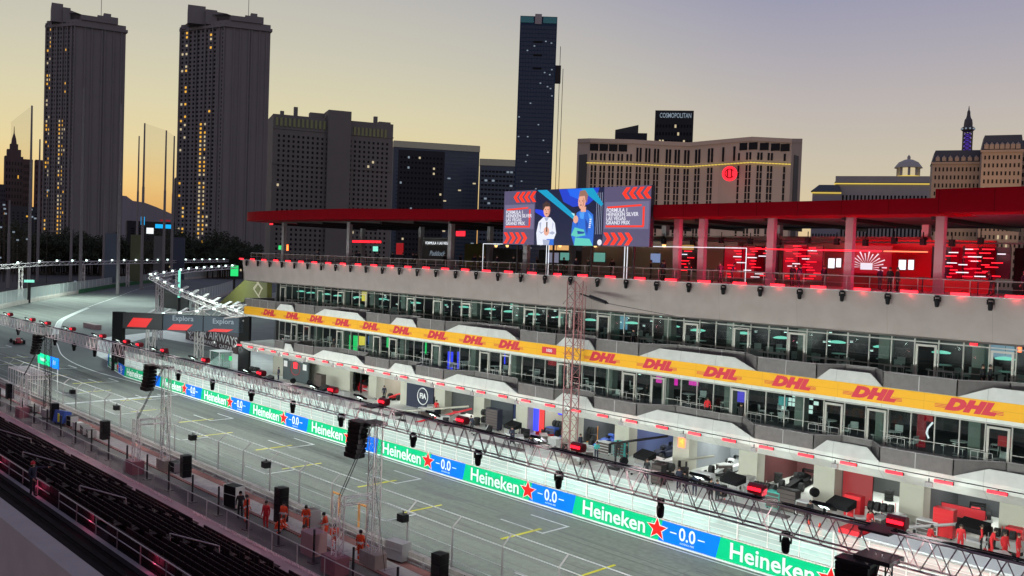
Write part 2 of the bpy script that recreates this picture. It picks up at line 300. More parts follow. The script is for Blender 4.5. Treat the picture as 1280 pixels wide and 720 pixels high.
# ------------------------------------------------------------ near barrier and catch fence
bw = empty('trackside_barrier', (-75, 31.4, 0), label='long low concrete barrier with cable fence on the grandstand side of the track', cat='barrier')
o = bw.location
near = [V((30, 31.35)), V((-140, 31.35))] + [p for p in offs(ROUT, 0) if p.x < -150]
m1 = MB(); mg = MB()
for a, b in zip(near[:-1], near[1:]):
    t = (b - a).normalized(); n_ = V((-t.y, t.x)) * .16
    m1.prism([(a.x - n_.x - o.x, a.y - n_.y - o.y), (b.x - n_.x - o.x, b.y - n_.y - o.y), (b.x + n_.x - o.x, b.y + n_.y - o.y), (a.x + n_.x - o.x, a.y + n_.y - o.y)], 0, .95)
m1.build('wall', M['concrete'], bw)
m2 = MB(); m2.box(-65, 105, -.30, -.22, .62, .70); m2.box(-65, 105, -.30, -.22, .36, .42)
for k in range(60):
    x = -40.74 + 3.95 * k / 2.0 - 3.95 * 14.5 - o.x; m2.box(x - .12, x + .12, -.34, -.17, .36, .62)
m2.build('rail', M['steel'], bw)
cb = MB()
xs = [-24.94 - 3.95 * k for k in range(-4, 33)]
for i, x in enumerate(xs):
    fp = MB(); fp.bar((x - o.x, 0, .9), (x - o.x, 0, 3.1), .055, 6); fp.bar((x - o.x, 0, 3.1), (x - o.x, .62, 3.62), .045, 6); fp.build('fence_post', M['grey'], bw)
for yy, zz in ((0, 3.1), (.62, 3.62), (0, 2.1), (0, 1.35)): cb.bar((xs[-1] - o.x, yy, zz), (xs[0] - o.x, yy, zz), .03 if zz > 3 else .012, 3)
cb.build('cable', M['whitec'], bw)
fm = MB(); fm.quad((xs[-1] - o.x, 0, 1), (xs[0] - o.x, 0, 1), (xs[0] - o.x, 0, 3.1), (xs[-1] - o.x, 0, 3.1)); fm.build('fence_mesh', M['fencemesh'], bw)
# far fence round the curve
def fence_run(line, h0, h1, label, name='debris_fence', step=6., mm=None, wallh=1.1, posts=True):
    root = empty(name, (line[0].x, line[0].y, 0), label=label, cat='fence'); o = root.location; a = MB(); b = MB(); c = MB()
    for p, q in zip(line[:-1], line[1:]):
        p = V((p.x - o.x, p.y - o.y)); q = V((q.x - o.x, q.y - o.y)); t = (q - p).normalized(); n_ = V((-t.y, t.x)) * .2
        a.prism([(p.x - n_.x, p.y - n_.y), (q.x - n_.x, q.y - n_.y), (q.x + n_.x, q.y + n_.y), (p.x + n_.x, p.y + n_.y)], 0, wallh)
        b.quad((p.x, p.y, wallh), (q.x, q.y, wallh), (q.x, q.y, h1), (p.x, p.y, h1))
        L_ = (q - p).length; k = max(1, round(L_ / step))
        for i in range(k):
            z = p.lerp(q, i / k); c.bar((z.x, z.y, 0), (z.x, z.y, h1 + .1), .09, 4)
        c.bar((p.x, p.y, h1), (q.x, q.y, h1), .07, 3)
    a.build('wall', M['concrete'], root); b.build('mesh_panel', mm or M['farmesh'], root); c.build('frame', M['steel'], root)
    return root
fence_run([p for p in offs(ROUT, .6) if p.x < -205], 1.1, 4.3, 'tall grey mesh fence sweeping round the outside of the far bend')
fence_run([V((-262, 118)), V((-310, 150)), V((-352, 176))], 1.1, 5.0, 'pale mesh fence behind the inside of the far bend')
fence_run([V((-215, 105)), V((-280, 158)), V((-330, 196))], 1., 4.0, 'pale mesh fence between the far bend and the olive wall')
gb = MB()
for i in range(9):
    a = offs(ROUT, -.3); j = [q for q in range(len(a)) if a[q].x < -338][0] + i
    if j + 1 < len(a): gb.quad((*a[j], .05), (*a[j + 1], .05), (*a[j + 1], 1.5), (*a[j], 1.5), 0)
tag(gb.build('tecpro_barrier', mat('green_padding', (.01, .13, .04), .6, noise=.4, scale=.4)), 'green padded crash barrier along the outside of the far bend', 'barrier')
# ------------------------------------------------------------ advertising boards on the pit wall
PER = 11.75          # one green + blue panel
def star_pts(r, r2): return [((r if i % 2 == 0 else r2) * math.sin(i * math.pi / 5), (r if i % 2 == 0 else r2) * math.cos(i * math.pi / 5)) for i in range(10)]
def board(hb=1.4):
    root = empty('advertising_board', label='green and blue advertising board with red star along the pit wall', cat='board', group='boards along the pit wall')
    zb = .1; b = MB(); b.extr([(0, 0, zb), (7.45, 0, zb), (7.75, 0, hb), (.3, 0, hb)], (0, .1, 0)); b.build('green_panel', M['hgreen'], root)
    b = MB(); b.extr([(7.45, 0, zb), (11.75, 0, zb), (12.05, 0, hb), (7.75, 0, hb)], (0, .1, 0)); b.build('blue_panel', M['hblue'], root)
    text('Heineken', 1.38, M['wtxt'], root, (3.68, -.012, .73), off=.024, ext=.006, sx=1.04, name='lettering')
    b = MB()
    for x_, z_ in ((.52, .36), (.52, 1.08), (1.35, .36), (1.35, 1.08), (2.55, .36), (3.0, .36), (3.62, .36), (4.85, .36), (4.85, 1.1), (5.45, .36), (6.55, .36)): pass
    text('o', .25, M['wtxt'], root, (6.95, -.012, 1.2), name='registered_mark')
    for r_, r2_, y_, m_ in ((.80, .36, -.02, 'white'), (.70, .29, -.036, 'hred')):
        b = MB(); b.extr([(7.35 + p[0] * 1.12, y_, .80 + p[1]) for p in star_pts(r_, r2_)], (0, .012, 0)); b.build('star', M[m_], root)
    text('0.0', 1.12, M['wtxt'], root, (9.65, -.012, .84), off=.02, sx=.92, name='number')
    text('ALCOHOL FREE', .15, M['wtxt'], root, (9.65, -.012, .30), name='small_lettering')
    b = MB(); b.box(8.35, 8.85, -.012, -.004, .80, .87); b.box(10.45, 10.95, -.012, -.004, .80, .87); b.build('dash', M['wtxt'], root)
    b = MB(); b.box(0, 11.75, -.06, .12, 0, .095); b.build('white_base', M['white'], root)
    return root
bd = board(); n_ = 0
for k in range(-6, 5):
    c_ = bd if k == -6 else copy_tree(bd); c_.location = (-53.7 + PER * k, 46.7, 0)
for x, y, a in ((-135.8, 48.75, -.173), (-146.85, 52.8, -.355)): copy_tree(bd, (x, y, 0), a)
pwl = empty('pit_wall', (-50, 47.0, 0), label='white concrete pit wall with pale screen fence behind the advertising boards', cat='wall')
b = MB(); b.box(-75, 80, -.06, .25, 0, 1.42); b.build('wall', M['concrete'], pwl)
b = MB(); b.quad((-75, .1, 1.42), (80, .1, 1.42), (80, .1, 3.3), (-75, .1, 3.3)); b.build('screen_mesh', M['pitmesh'], pwl)
b = MB()
for k in range(78): b.bar((-75 + 2 * k, .1, 1.4), (-75 + 2 * k, .1, 3.4), .04 + .03 * (k % 3 == 0), 4)
for zz in (1.75, 2.05, 2.65, 2.95): b.bar((-75, .1, zz), (80, .1, zz), .013, 3)
b.bar((-75, .1, 3.35), (80, .1, 3.35), .04, 4); b.bar((-75, .1, 2.3), (80, .1, 2.3), .02, 3); b.build('frame', M['truss'], pwl)
# teal lettered strip standing along the pit lane side
ts = empty('lettered_strip', (-32, 50.6, 0), label='low teal and white strip with slanted lettering along the inside of the pit wall', cat='board')
b = MB(); b.box(-22, 10, -.05, .05, .25, 1.25); b.build('panel', mat('pale_teal', (.42, .62, .56), .5), ts)
for x_ in (-15, -5.2, 4.6): text('aramco', 1.0, M['tealp'], ts, (x_, -.062, .72), off=.01, shear=.3, sx=1.15)
# red pit-wall stand
ps = empty('pit_wall_stand', (-18.6, 49.2, 0), label='bright red pit wall stand with white stripes beside the near truss tower', cat='stand')
b = MB(); b.box(-3.0, 4.5, -1.2, .9, 0, 3.1); b.box(-4.6, -3.4, -1.2, .6, 0, 3.4); b.build('cabin', M['red'], ps)
b = MB()
for z in (.8, 1.5, 2.2, 2.8): b.box(-3.0, 4.5, -1.215, -1.2, z, z + .05)
b.build('stripe', M['white'], ps); b = MB(); b.box(-3.2, 4.7, -1.4, 1.1, 3.102, 3.25); b.build('roof', M['whitec'], ps)
for i, x in enumerate((-30.2, -53.5, -72.0, -88.0)):
    q = empty('pit_wall_stand', (x, 50.0, 0), label=('grey pit wall stand with three stools, %s' % ('left of the red stand', 'behind the middle boards', 'behind the third truss tower', 'farthest along the pit wall')[i]), cat='stand')
    b = MB(); b.box(-2.5, 2.5, -.5, .5, .9, 1.0); b.box(-2.5, 2.5, -.9, .9, 2.4, 2.5); b.build('canopy', M['mesh'], q)
    b = MB()
    for xx in (-2.4, 0, 2.4):
        for yy in (-.8, .8): b.bar((xx, yy, 0), (xx, yy, 2.4), .04)
    b.build('frame', M['steel'], q)
    b = MB()
    for xx in (-1.5, 0, 1.5): b.box(xx - .35, xx + .35, -.52, -.45, 1.3, 1.75)
    b.build('monitor', M['black'], q)
    for xx in (-1.5, 0, 1.5): t_ = MB(); t_.lathe([(.2, 0), (.04, .05), (.04, .7), (.22, .72), (.22, .8)], (xx, .7, 0), 8); t_.build('stool', M['blackm'], q)
# ------------------------------------------------------------ pit building
YF = 60.0; YG = 65.0; X0 = -117.3; X1 = 8.0
PB = empty('pit_building', (0, 0, 0), label='long cream three-level pit building with open garages, glazed balconies and red flat roof', cat='building')
def part(name, mb, m, par=None): return mb.build(name, m, par or PB)
sb = MB()
sb.box(X0, X1, YG, 78, 4.35, 4.72); sb.box(X0 + .5, X1, YG, 78, 9.0, 9.4); sb.box(X0, X1, 61.4, 80, 15.9, 16.3); part('floor_slab', sb, M['pillar'])
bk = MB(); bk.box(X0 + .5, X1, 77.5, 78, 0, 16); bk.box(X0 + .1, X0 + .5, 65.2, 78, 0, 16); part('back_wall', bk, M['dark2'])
for k in range(15):
    for z0_, z1_ in ((4.78, 8.6), (9.56, 15.4)): part('interior_column', MB().box(-19.4 - 6.6 * k + 2.9, -19.4 - 6.6 * k + 3.7, 66.6, 67.4, z0_, z1_), mat('interior_plaster', (.20, .22, .20), .8) if 'interior_plaster' not in bpy.data.materials else bpy.data.materials['interior_plaster'])
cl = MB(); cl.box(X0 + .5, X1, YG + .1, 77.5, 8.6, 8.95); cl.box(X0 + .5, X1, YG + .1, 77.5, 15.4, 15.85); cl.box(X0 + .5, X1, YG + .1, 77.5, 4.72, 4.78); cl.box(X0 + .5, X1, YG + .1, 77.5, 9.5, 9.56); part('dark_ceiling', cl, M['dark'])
# level 3 parapet fascia: big cream band (slightly raked)
fa = MB(); fa.extr([(X0, 60.0, 16.35), (X0, 60.35, 13.55), (X0, 61.4, 13.35), (X0, 61.4, 16.3), (X0, 60.3, 16.35)], (X1 - X0, 0, 0)); part('parapet', fa, M['cream'])
so_ = MB(); so_.box(X0, X1, 61.4, 65.2, 13.35, 13.6); part('soffit', so_, M['cream'])
# level 2 canopy fascia, level 1 canopy fascia
f2 = MB(); f2.extr([(X0 + 1, 60.0, 9.98), (X0 + 1, 60.0, 8.62), (X0 + 1, 65.0, 8.62), (X0 + 1, 65.0, 10.05)], (X1 - X0 - 1, 0, 0)); part('level_two_canopy', f2, M['creamlight'])
f1 = MB(); f1.extr([(X0, 60.0, 4.9), (X0, 60.05, 4.35), (X0, 61.0, 3.62), (X0, 65.0, 3.75), (X0, 65.0, 5.0)], (X1 - X0, 0, 0)); part('level_one_canopy', f1, M['creamlight'])
# upright plates added to catch flood light, in place of flat canopy tops
for z0_ in (9.98, 4.92):
    cx = -16.0 + 25.5; k = 0
    while cx > X0 + 4:
        hw, s_, d_ = (3.2, 2.4, 3.1) if k % 2 == 0 else (1.1, 1.3, 2.3)
        if cx < X1 - 6:
            b = MB(); b.extr([(cx - hw - s_, 59.99, z0_ - .03), (cx + hw + s_, 59.99, z0_ - .03), (cx + hw + .35, 60.12, z0_ + .80), (cx - hw - .35, 60.12, z0_ + .80)], (0, .09, 0)); b.build('light_catch_plate', M['creamlight'], PB)
        cx -= 12.75; k += 1
# zig-zag balustrades
def zig(z0, h, name):
    out = []; x = X1
    pts = []; c = -28.7
    # recess centres: small ones and long ones alternating every 12.75 m
    seq = []
    k = 0; cx = -16.0 + 25.5
    xs_ = []
    while cx > X0:
        long = k % 2 == 0; hw = 3.2 if long else 1.1; s_ = 2.4 if long else 1.3
        d_ = 2.2 if long else 1.7
        xs_ += [(cx + hw + s_, 60.03), (cx + hw, 60.03 + d_), (cx - hw, 60.03 + d_), (cx - hw - s_, 60.03)]; cx -= 12.75; k += 1
    line = [(X1, 60.03)] + [p for p in xs_ if X0 + 1 < p[0] < X1] + [(X0 + (12 if z0 < 7 else 1), 60.03), (X0 + (12 if z0 < 7 else 1), 64.6)]
    for i, (p, q) in enumerate(zip(line[:-1], line[1:])):
        p = V(p); q = V(q)
        if (q - p).length < .3: continue
        root = MB(); t = (q - p).normalized(); n_ = V((-t.y, t.x)) * .03
        root.prism([(q.x - n_.x, q.y - n_.y), (p.x - n_.x, p.y - n_.y), (p.x + n_.x, p.y + n_.y), (q.x + n_.x, q.y + n_.y)], z0, z0 + h)
        pn = root.build('balustrade_panel', M['mesh'], PB)
        rl = MB(); k = max(1, round((q - p).length / 2.2))
        rl.bar((p.x, p.y, z0 + h + .03), (q.x, q.y, z0 + h + .03), .035, 4)
        for j in range(k + 1):
            a = p.lerp(q, j / k); rl.bar((a.x, a.y - .03, z0), (a.x, a.y - .03, z0 + h), .045, 4)
        rl.build('rail', M['grey'], pn)
zig(9.99, 1.0, 'a'); zig(4.92, 1.0, 'b')
# glazing: bays of 6.6 m with four panes and one door each
def bay(x0, z0, z1, door, k):
    fr = MB(); w_ = 6.6 / 4; y = YG
    for i in range(4):
        xx = x0 + w_ * i; fr.box(xx - .04, xx + .04, y - .06, y + .06, z0, z1)
    fr.box(x0, x0 + 6.6, y - .055, y + .055, z0, z0 + .1); fr.box(x0, x0 + 6.6, y - .055, y + .055, z0 + 2.72, z0 + 2.8)
    fr.box(x0, x0 + 6.6, y - .055, y + .055, z1 - .08, z1)
    for i in range(4):
        if i == door: continue
        fr.box(x0 + w_ * i + .04, x0 + w_ * (i + 1) - .04, y - .045, y + .045, z0 + .85, z0 + .9)
    wn = part('window', fr, M['mull'])
    g = MB(); g.quad((x0, y, z0), (x0 + 6.6, y, z0), (x0 + 6.6, y, z1), (x0, y, z1)); g.build('pane', M['glass'], wn)
    if door is not None:
        d = MB(); xx = x0 + w_ * door
        for a, b in ((xx + .1, xx + .26), (xx + w_ - .26, xx + w_ - .1)): d.box(a, b, y - .10, y - .065, z0, z0 + 2.6)
        d.box(xx + .26, xx + w_ - .26, y - .10, y - .065, z0 + 2.45, z0 + 2.6); d.box(xx + .26, xx + w_ - .26, y - .10, y - .065, z0, z0 + .12)
        dd = part('door', d, mat('door_frame', (.50, .46, .42), .4) if 'door_frame' not in bpy.data.materials else bpy.data.materials['door_frame'])
        MB().bar((xx + .35, y - .14, z0 + .9), (xx + .35, y - .14, z0 + 1.3), .02).build('handle', M['blackm'], dd)
for i in range(19):
    x0 = -115.5 + 6.6 * i
    bay(x0, 10.12, 13.62, (0, 2, 1)[i % 3], i); bay(x0, 5.05, 8.62, (2, 0, 1)[i % 3], i)
# furniture railings on the terraces (low table sets and balustrade bits seen against the glass)
def rails(z0, y, n, seed):
    r = random.Random(seed)
    for i in range(n):
        x = -112 + i * 120 / n + r.uniform(-1, 1); w_ = r.uniform(1.2, 3); b = MB()
        b.bar((x, y, z0 + .95), (x + w_, y, z0 + .95), .03); b.bar((x, y, z0 + .55), (x + w_, y, z0 + .55), .02)
        for k in range(4): b.bar((x + w_ * k / 3, y, z0), (x + w_ * k / 3, y, z0 + .95), .025)
        part('terrace_rail', b, M['steel'])
rails(10.06, 64.2, 26, 3); rails(5.0, 64.2, 20, 4)
# pillars, headers, garages
gx = [-19.5 - 6.62 * k for k in range(-4, 12)]
pl = None
for i, x in enumerate(gx):
    b = MB(); b.box(x - .85, x + .85, YG, YG + 1.2, 0, 3.75); part('pillar', b, M['pillar'])
    b = MB(); b.box(x - .85, x + .85, YG - .02, YG + 1, 3.05, 3.75)
hd = MB(); hd.box(gx[-1] - 6, X1, YG + .1, YG + .6, 2.95, 3.75); part('garage_header', hd, M['pillar'])
b = MB(); b.box(X0, gx[-1] - 5.2, YG + .15, YG + .6, 0, 3.75); part('end_wall', b, M['pillar'])
gcol = [(.34, .32, .28), (.4, .02, .03), (.34, .32, .28), (.03, .03, .035), (.4, .02, .03), (.05, .05, .055), (.06, .07, .07), (.30, .28, .25), (.10, .10, .11), (.03, .05, .12), (.3, .3, .28), (.02, .03, .05), (.38, .34, .30), (.34, .30, .26), (.2, .2, .19)]
gcol = [(.40, .02, .03), (.40, .02, .03), (.38, .02, .03), (.28, .27, .24), (.05, .05, .055), (.07, .07, .07), (.10, .03, .03), (.25, .26, .28), (.08, .10, .22), (.06, .06, .065), (.34, .31, .27), (.02, .03, .09), (.40, .05, .06), (.38, .34, .30), (.30, .27, .22)]
for i in range(len(gx) - 1):
    a, c = gx[i + 1] + .85, gx[i] - .85; m_ = mat('garage_lining', gcol[i], .6, noise=.1, scale=.6); b = MB(); yb = YG + (6.5 if i != 8 else 9)
    b.box(a, c, yb, yb + .1, 0, 3.7); b.box(a - .1, a, YG + 1.2, yb, 0, 3.7); b.box(c, c + .1, YG + 1.2, yb, 0, 3.7)
    part('garage_wall', b, m_); b = MB(); b.box(a, c, YG + 1.2, yb, 3.6, 3.7); b.box(a, c, YG + .6, yb, .01, .02); part('garage_floor_and_ceiling', b, M['pit'])
    lamp('AREA', ((a + c) / 2, YG + 3.5, 3.5), ((a + c) / 2, YG + 3.5, 0), 270 if i != 0 else 200, (.92, 1, .95), 3.5, 2.5, name='garage_light')
# roof: red flat canopy
rf = MB()
rf.extr([(-63, 61.5, 21.62), (-63, 59.6, 21.54), (-63, 59.6, 22.55), (-63, 66, 22.8), (-63, 84, 22.8), (-63, 84, 22.2)], (40, 0, 0))
part('roof', rf, M['redroof'])
rf = MB(); rf.extr([(-23.3, 62, 21.7), (-23.3, 59.4, 21.6), (-23.3, 59.4, 23.1), (-23.3, 84, 23.1), (-23.3, 84, 22.2)], (32, 0, 0)); part('roof', rf, M['redroof'])
lf = smooth([(-63.0, 59.6), (-75, 59.8), (-92, 60.0), (-108, 60.2), (-116.5, 60.8), (-120.3, 62.3), (-121.6, 66), (-119, 84)], 5); rf = MB()
for i in range(len(lf) - 1):
    p, q = lf[i], lf[i + 1]; zt = lambda t: 22.45 + min(1, (-63 - t.x) / 30) * .62 ; zb = lambda t: 21.45 + min(1, (-63 - t.x) / 30) * .38
    rf.quad((p.x, p.y, zb(p)), (p.x, p.y, zt(p)), (q.x, q.y, zt(q)), (q.x, q.y, zb(q)))
    rf.quad((p.x, p.y, zt(p)), (p.x, 84, 23.0), (q.x, 84, 23.0), (q.x, q.y, zt(q))); rf.quad((p.x, p.y, zb(p)), (q.x, q.y, zb(q)), (q.x, 84, 22.0), (p.x, 84, 22.0))
part('roof', rf, M['redroof'])
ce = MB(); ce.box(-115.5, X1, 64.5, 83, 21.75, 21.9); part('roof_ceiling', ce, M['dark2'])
for i, x in enumerate([-118 + 3.3 * k for k in range(38)]):
    b = MB(); b.box(x - .1, x + .1, 65, 83, 21.45, 21.75)
    if i % 2 == 0: part('roof_beam', b, M['blackm'])
# roof columns
for x in [-25.2 - 6.6 * k for k in range(-4, 4)] + [-47.6, -66.5, -79.0 + .3, -99.2, -117.4 + 1.6]:
    b = MB(); b.box(x - .3, x + .3, 65.3, 65.8, 16.3, 21.75); part('column', b, mat('column_paint', (.27, .255, .27), .6) if 'column_paint' not in bpy.data.materials else bpy.data.materials['column_paint'])
for x in [-30.5, -44, -57, -70, -84, -98, -112, -17]:
    b = MB(); b.box(x - .28, x + .28, 76, 76.6, 16.3, 21.75); part('column', b, bpy.data.materials['column_paint'])
# roof terrace floor railing
b = MB()
for x in [X0 + 1.65 * k for k in range(77)]:
    if -118 < x: b.bar((x, 61.3, 16.3), (x, 61.3, 17.35), .03)
b.bar((X0, 61.3, 17.35), (X1, 61.3, 17.35), .035); b.bar((X0, 61.3, 16.85), (X1, 61.3, 16.85), .018); part('terrace_railing', b, M['grey'])
gp = MB(); gp.quad((X0, 61.25, 16.35), (X1, 61.25, 16.35), (X1, 61.25, 17.3), (X0, 61.25, 17.3)); part('terrace_glass', gp, M['balglass'])
# roof-terrace rooms
rm = MB(); rm.box(-66, -46.5, 73.5, 74, 16.3, 20.0); rm.box(-46.5, -36, 74.5, 75, 16.3, 20.0); rm.box(-66, -30, 76, 76.3, 19.6, 20.7); part('room_wall', rm, mat('room_plaster', (.22, .19, .16), .7))
rm = MB(); rm.box(-36, -24.6, 74.6, 75, 16.3, 20.4); part('room_wall', rm, mat('red_room', (.45, .01, .02), .6)); rm = MB(); rm.box(-24.6, 4, 79, 79.4, 16.3, 20.0); part('room_wall', rm, M['dark2'])
for x0, x1 in ((-66, -58), (-92, -88), (-78, -70), (-86.5, -80)): part('room_wall', MB().box(x0, x1, 79, 79.3, 16.3, 19.0 if x0 > -90 else 19.6), M['dark2'] if x0 != -92 else mat('olive_room', (.12, .11, .02), .7))
# olive end wall with the light lattice
ow = MB(); a = gy(266, 384, 74); ow.extr([gy(334, 342, 65.2), gy(334, 372, 65.2), gy(300, 378, 69), gy(266, 386, 73), gy(310, 346, 68)], (.3, .6, 0)); part('olive_wall', ow, M['olive'])
dl = MB()
def pxl(px, py, y=66): return gy(px, py, y - (px - 300) * .02 - .9)
for a_, b_ in (((317, 346), (327, 361)), ((328, 346), (317, 360)), ((317, 361), (323, 370)), ((327, 361), (323, 370)), ((323, 370), (325, 373)), ((323, 354), (318, 361)), ((323, 354), (328, 361))): dl.bar(pxl(*a_), pxl(*b_), .09)
part('diamond_light_line', dl, emis('lattice_glow', (.9, .85, .6), .45))
# ------------------------------------------------------------ yellow banner
bn = empty('fascia_banner', (0, 59.95, 9.42), label='long yellow banner with red slanted lettering round the middle canopy edge', cat='banner')
b = MB(); b.box(X0 + 1, X1, -.02, .04, -.55, .55); b.build('panel', M['dhly'], bn)
dx = [-109.5, -103.5, -97.7, -91.9, -86.1, -80.2, -74.0, -68.2, -62.9, -51.1, -45.2, -39.2, -33.2, -27.1, -20.9, -14.9, -8.9, -2.9]
for x in dx:
    text('DHL', .96, M['dhlr'], bn, (x + .1, -.025, 0), off=.085, shear=.35, sx=1.42, space=1.12)
    b = MB()
    for z in (-.24, -.15, -.06):
        b.box(x - 2.0, x - 1.25 - z * .4, -.026, -.02, z - .02, z + .02); b.box(x + 1.4 - z * .4, x + 2.1, -.026, -.02, z - .02, z + .02)
    b.build('stripe', M['dhlr'], bn)
b = MB(); b.box(-58.3, -56.5, -.04, -.02, -.3, .3); b.build('red_badge', M['dhlr'], bn); text('1000', .4, M['wtxt'], bn, (-57.4, -.045, 0), off=.01); text('DELIVERED\nWITH PASSION', .22, M['dhlr'], bn, (-54.9, -.025, 0))
# ------------------------------------------------------------ interiors behind the glass
def panel(px0, px1, py0, py1, y, m, label, cat, name, d=.08):
    a = gy(px0, py1, y); c = gy(px1, py0, y); o = empty({'light_panel': 'led_display', 'light_line': 'neon_line', 'red_light': 'signal_lamp'}.get(name, name), (a.x, y, a.z), label=label, cat=cat); w_, h_ = abs(c.x - a.x), max(.2, abs(c.z - a.z))
    MB().box(0, w_, 0, d, 0, h_).build('display', m, o); MB().box(-.05, w_ + .05, d, d + .06, -.05, h_ + .05).build('housing', M['screenback'], o); return o
panel(436, 439, 419, 441, 67, E_['green'], 'tall green light panel leftmost behind the lower glass', 'light panel', 'light_panel'); panel(441, 447, 420, 442, 67, E_['green'], 'wide green light panel beside the yellow frame light', 'light panel', 'light_panel')
panel(460, 466, 421, 430, 67, emis('blue_pic', (.02, .2, .7), .8), 'small blue screen behind the lower glass between green lights', 'screen', 'wall_screen'); panel(483, 486, 422, 434, 67, E_['green'], 'narrow green light panel between blue screen and green bar', 'light panel', 'light_panel')
panel(531, 533, 427, 442, 67, E_['green'], 'slim bright green bar behind the lower glass', 'light panel', 'light_panel'); panel(559, 566, 440, 462, 67, E_['blue'], 'deep blue light panel left of the lower door', 'light panel', 'light_panel'); panel(571, 575, 440, 461, 67, E_['blue'], 'slim deep blue light panel right of the lower door', 'light panel', 'light_panel')
panel(637, 639, 440, 455, 68, E_['whites'], 'slim white vertical light behind the lower glass', 'light panel', 'light_panel'); panel(630, 631.5, 440, 455, 68, E_['blue'], 'thin blue vertical light beside slim white light', 'light panel', 'light_panel'); panel(646, 648, 442, 456, 68, E_['warm'], 'thin warm vertical light behind the lower glass', 'light panel', 'light_panel')
panel(820, 847, 472, 478, 68, E_['magenta'], 'long magenta lit sign high behind the lower glass', 'sign', 'lit_sign'); panel(861, 873, 475, 481, 68, E_['magenta'], 'short magenta lit sign right of the long magenta sign', 'sign', 'lit_sign'); panel(921, 931, 490, 502, 68, emis('violet', (.15, .12, 1), .8), 'violet blue screen behind the lower glass beside a standing man', 'screen', 'wall_screen')
vw = empty('video_wall', gy(1000, 515, 69), label='bright mosaic of white video tiles behind the lower glass', cat='video wall'); b = MB(); r2 = random.Random(5)
for i in range(7):
    for j in range(5):
        if r2.random() < .82: b.box(-1.7 + i * .48, -1.7 + i * .48 + .4, 0, .05, j * .38, j * .38 + .3)
b.build('tile', emis('tile_glow', (.75, 1, .92), 1.1), vw); MB().box(-1.8, 1.8, .05, .1, -.1, 2.0).build('backing', M['black'], vw)
panel(973, 984, 497, 506, 68, emis('tealpic', (.1, .55, .55), .6), 'teal screen left of the bright tile video wall', 'screen', 'wall_screen'); panel(1145, 1158, 518, 558, 68, emis('redwall', (.5, .0, .02), .35), 'dark red lit panel left of the white curved light', 'light panel', 'light_panel')
cv = empty('curved_light', (0, 0, 0), label='short white curved light tube behind the lower glass', cat='lamp'); b = MB(); b.path([gy(1166, 528, 68), gy(1160, 535, 68), gy(1158, 541, 68), gy(1161, 548, 68)], .07); b.build('tube', E_['whites'], cv)
panel(1226, 1268, 428, 445, 68, emis('tv_pic', (.35, .55, .75), .6), 'wide bluish race screen behind the upper glass at far right', 'screen', 'wall_screen'); panel(1212, 1222, 426, 432, 66.5, E_['red'], 'red lit box left of the wide race screen', 'light', 'red_light'); panel(1271, 1277, 430, 440, 66.5, E_['orange'], 'orange red lit box right of the wide race screen', 'light', 'red_light')
panel(1247, 1265, 547, 557, 68, E_['reddim'], 'dim red lit sign behind the lower glass at far right', 'sign', 'lit_sign'); panel(446, 456, 421, 431, 67.4, E_['yellow'], 'square yellow light panel behind the lower glass', 'light panel', 'light_panel'); panel(452, 459, 365, 376, 67, E_['yellow'], 'yellow lit sign behind the upper glass', 'sign', 'lit_sign')
for i, px in enumerate((1160, 690)): panel(px - 5, px + 6, (520 if i == 0 else 452), (526 if i == 0 else 456), 68, E_['reddim'], ('dull red lamp strip above the white curved light', 'dull red lamp strip high behind the lower glass left of the mast')[i], 'light', 'red_light')
sn = MB(); 
panel(762, 784, 396, 410, 68, emis('cyanpic', (.2, .55, .75), .55), 'pale blue screen behind the upper glass right of the tall mast', 'screen', 'wall_screen')
panel(638, 646, 373, 381, 67, E_['teal'], 'teal lit sign behind the upper glass left of the mast', 'sign', 'lit_sign')
# pendant lamps and table sets on the glazed levels
def pend():
    o = empty('pendant_lamp', label='teal white glowing pendant lamp over a table behind the upper glass', cat='lamp', group='pendant lamps behind the upper glass')
    MB().lathe([(.62, 0), (.68, .06), (.4, .16), (.1, .2)], n=10).build('shade', E_['teal'], o); MB().bar((0, 0, .3), (0, 0, 1.6), .02).build('cord', M['black'], o)
    return o
def tset():
    o = empty('dining_table', label='high table with stools standing behind the upper glass', cat='table', group='tables behind the upper glass')
    MB().lathe([(.4, 0), (.05, .05), (.05, 1.0), (.6, 1.03), (.6, 1.08)], n=10).build('tabletop', M['whitec'], o)
    for a in range(4):
        t = a * 1.57 + .6; MB().lathe([(.2, 0), (.03, .04), (.03, .62), (.2, .65), (.2, .72)], (math.cos(t), math.sin(t), 0), 6).build('stool', M['steel'], o)
    return o
pd = pend(); td = tset(); r3 = random.Random(11)
for i in range(25):
    x = -17.5 - 4.1 * i + r3.uniform(-.3, .3); y = 67.5 + r3.uniform(-.6, 1.2)
    (pd if i == 0 else copy_tree(pd)).location if False else None
    p_ = pd if i == 0 else copy_tree(pd); p_.location = (x, y, 11.95); q_ = td if i == 0 else copy_tree(td); q_.location = (x + .2, y, 10.05)
td2 = copy_tree(td, (-24, 67.5, 4.8), label='high table with stools standing behind the lower glass'); td2['group'] = 'tables behind the lower glass'
for i in range(1, 20):
    c = copy_tree(td2, (-24 - 4.9 * i, 67.5 + r3.uniform(-.5, 2), 4.8))
for x in range(-112, 8, 12): lamp('AREA', (x, 70, 15.2), (x, 70, 10), 60, (.8, .95, .9), 4, name='interior_light'); lamp('AREA', (x, 70, 8.5), (x, 70, 5), 55, (.8, .95, .95), 4, name='interior_light')
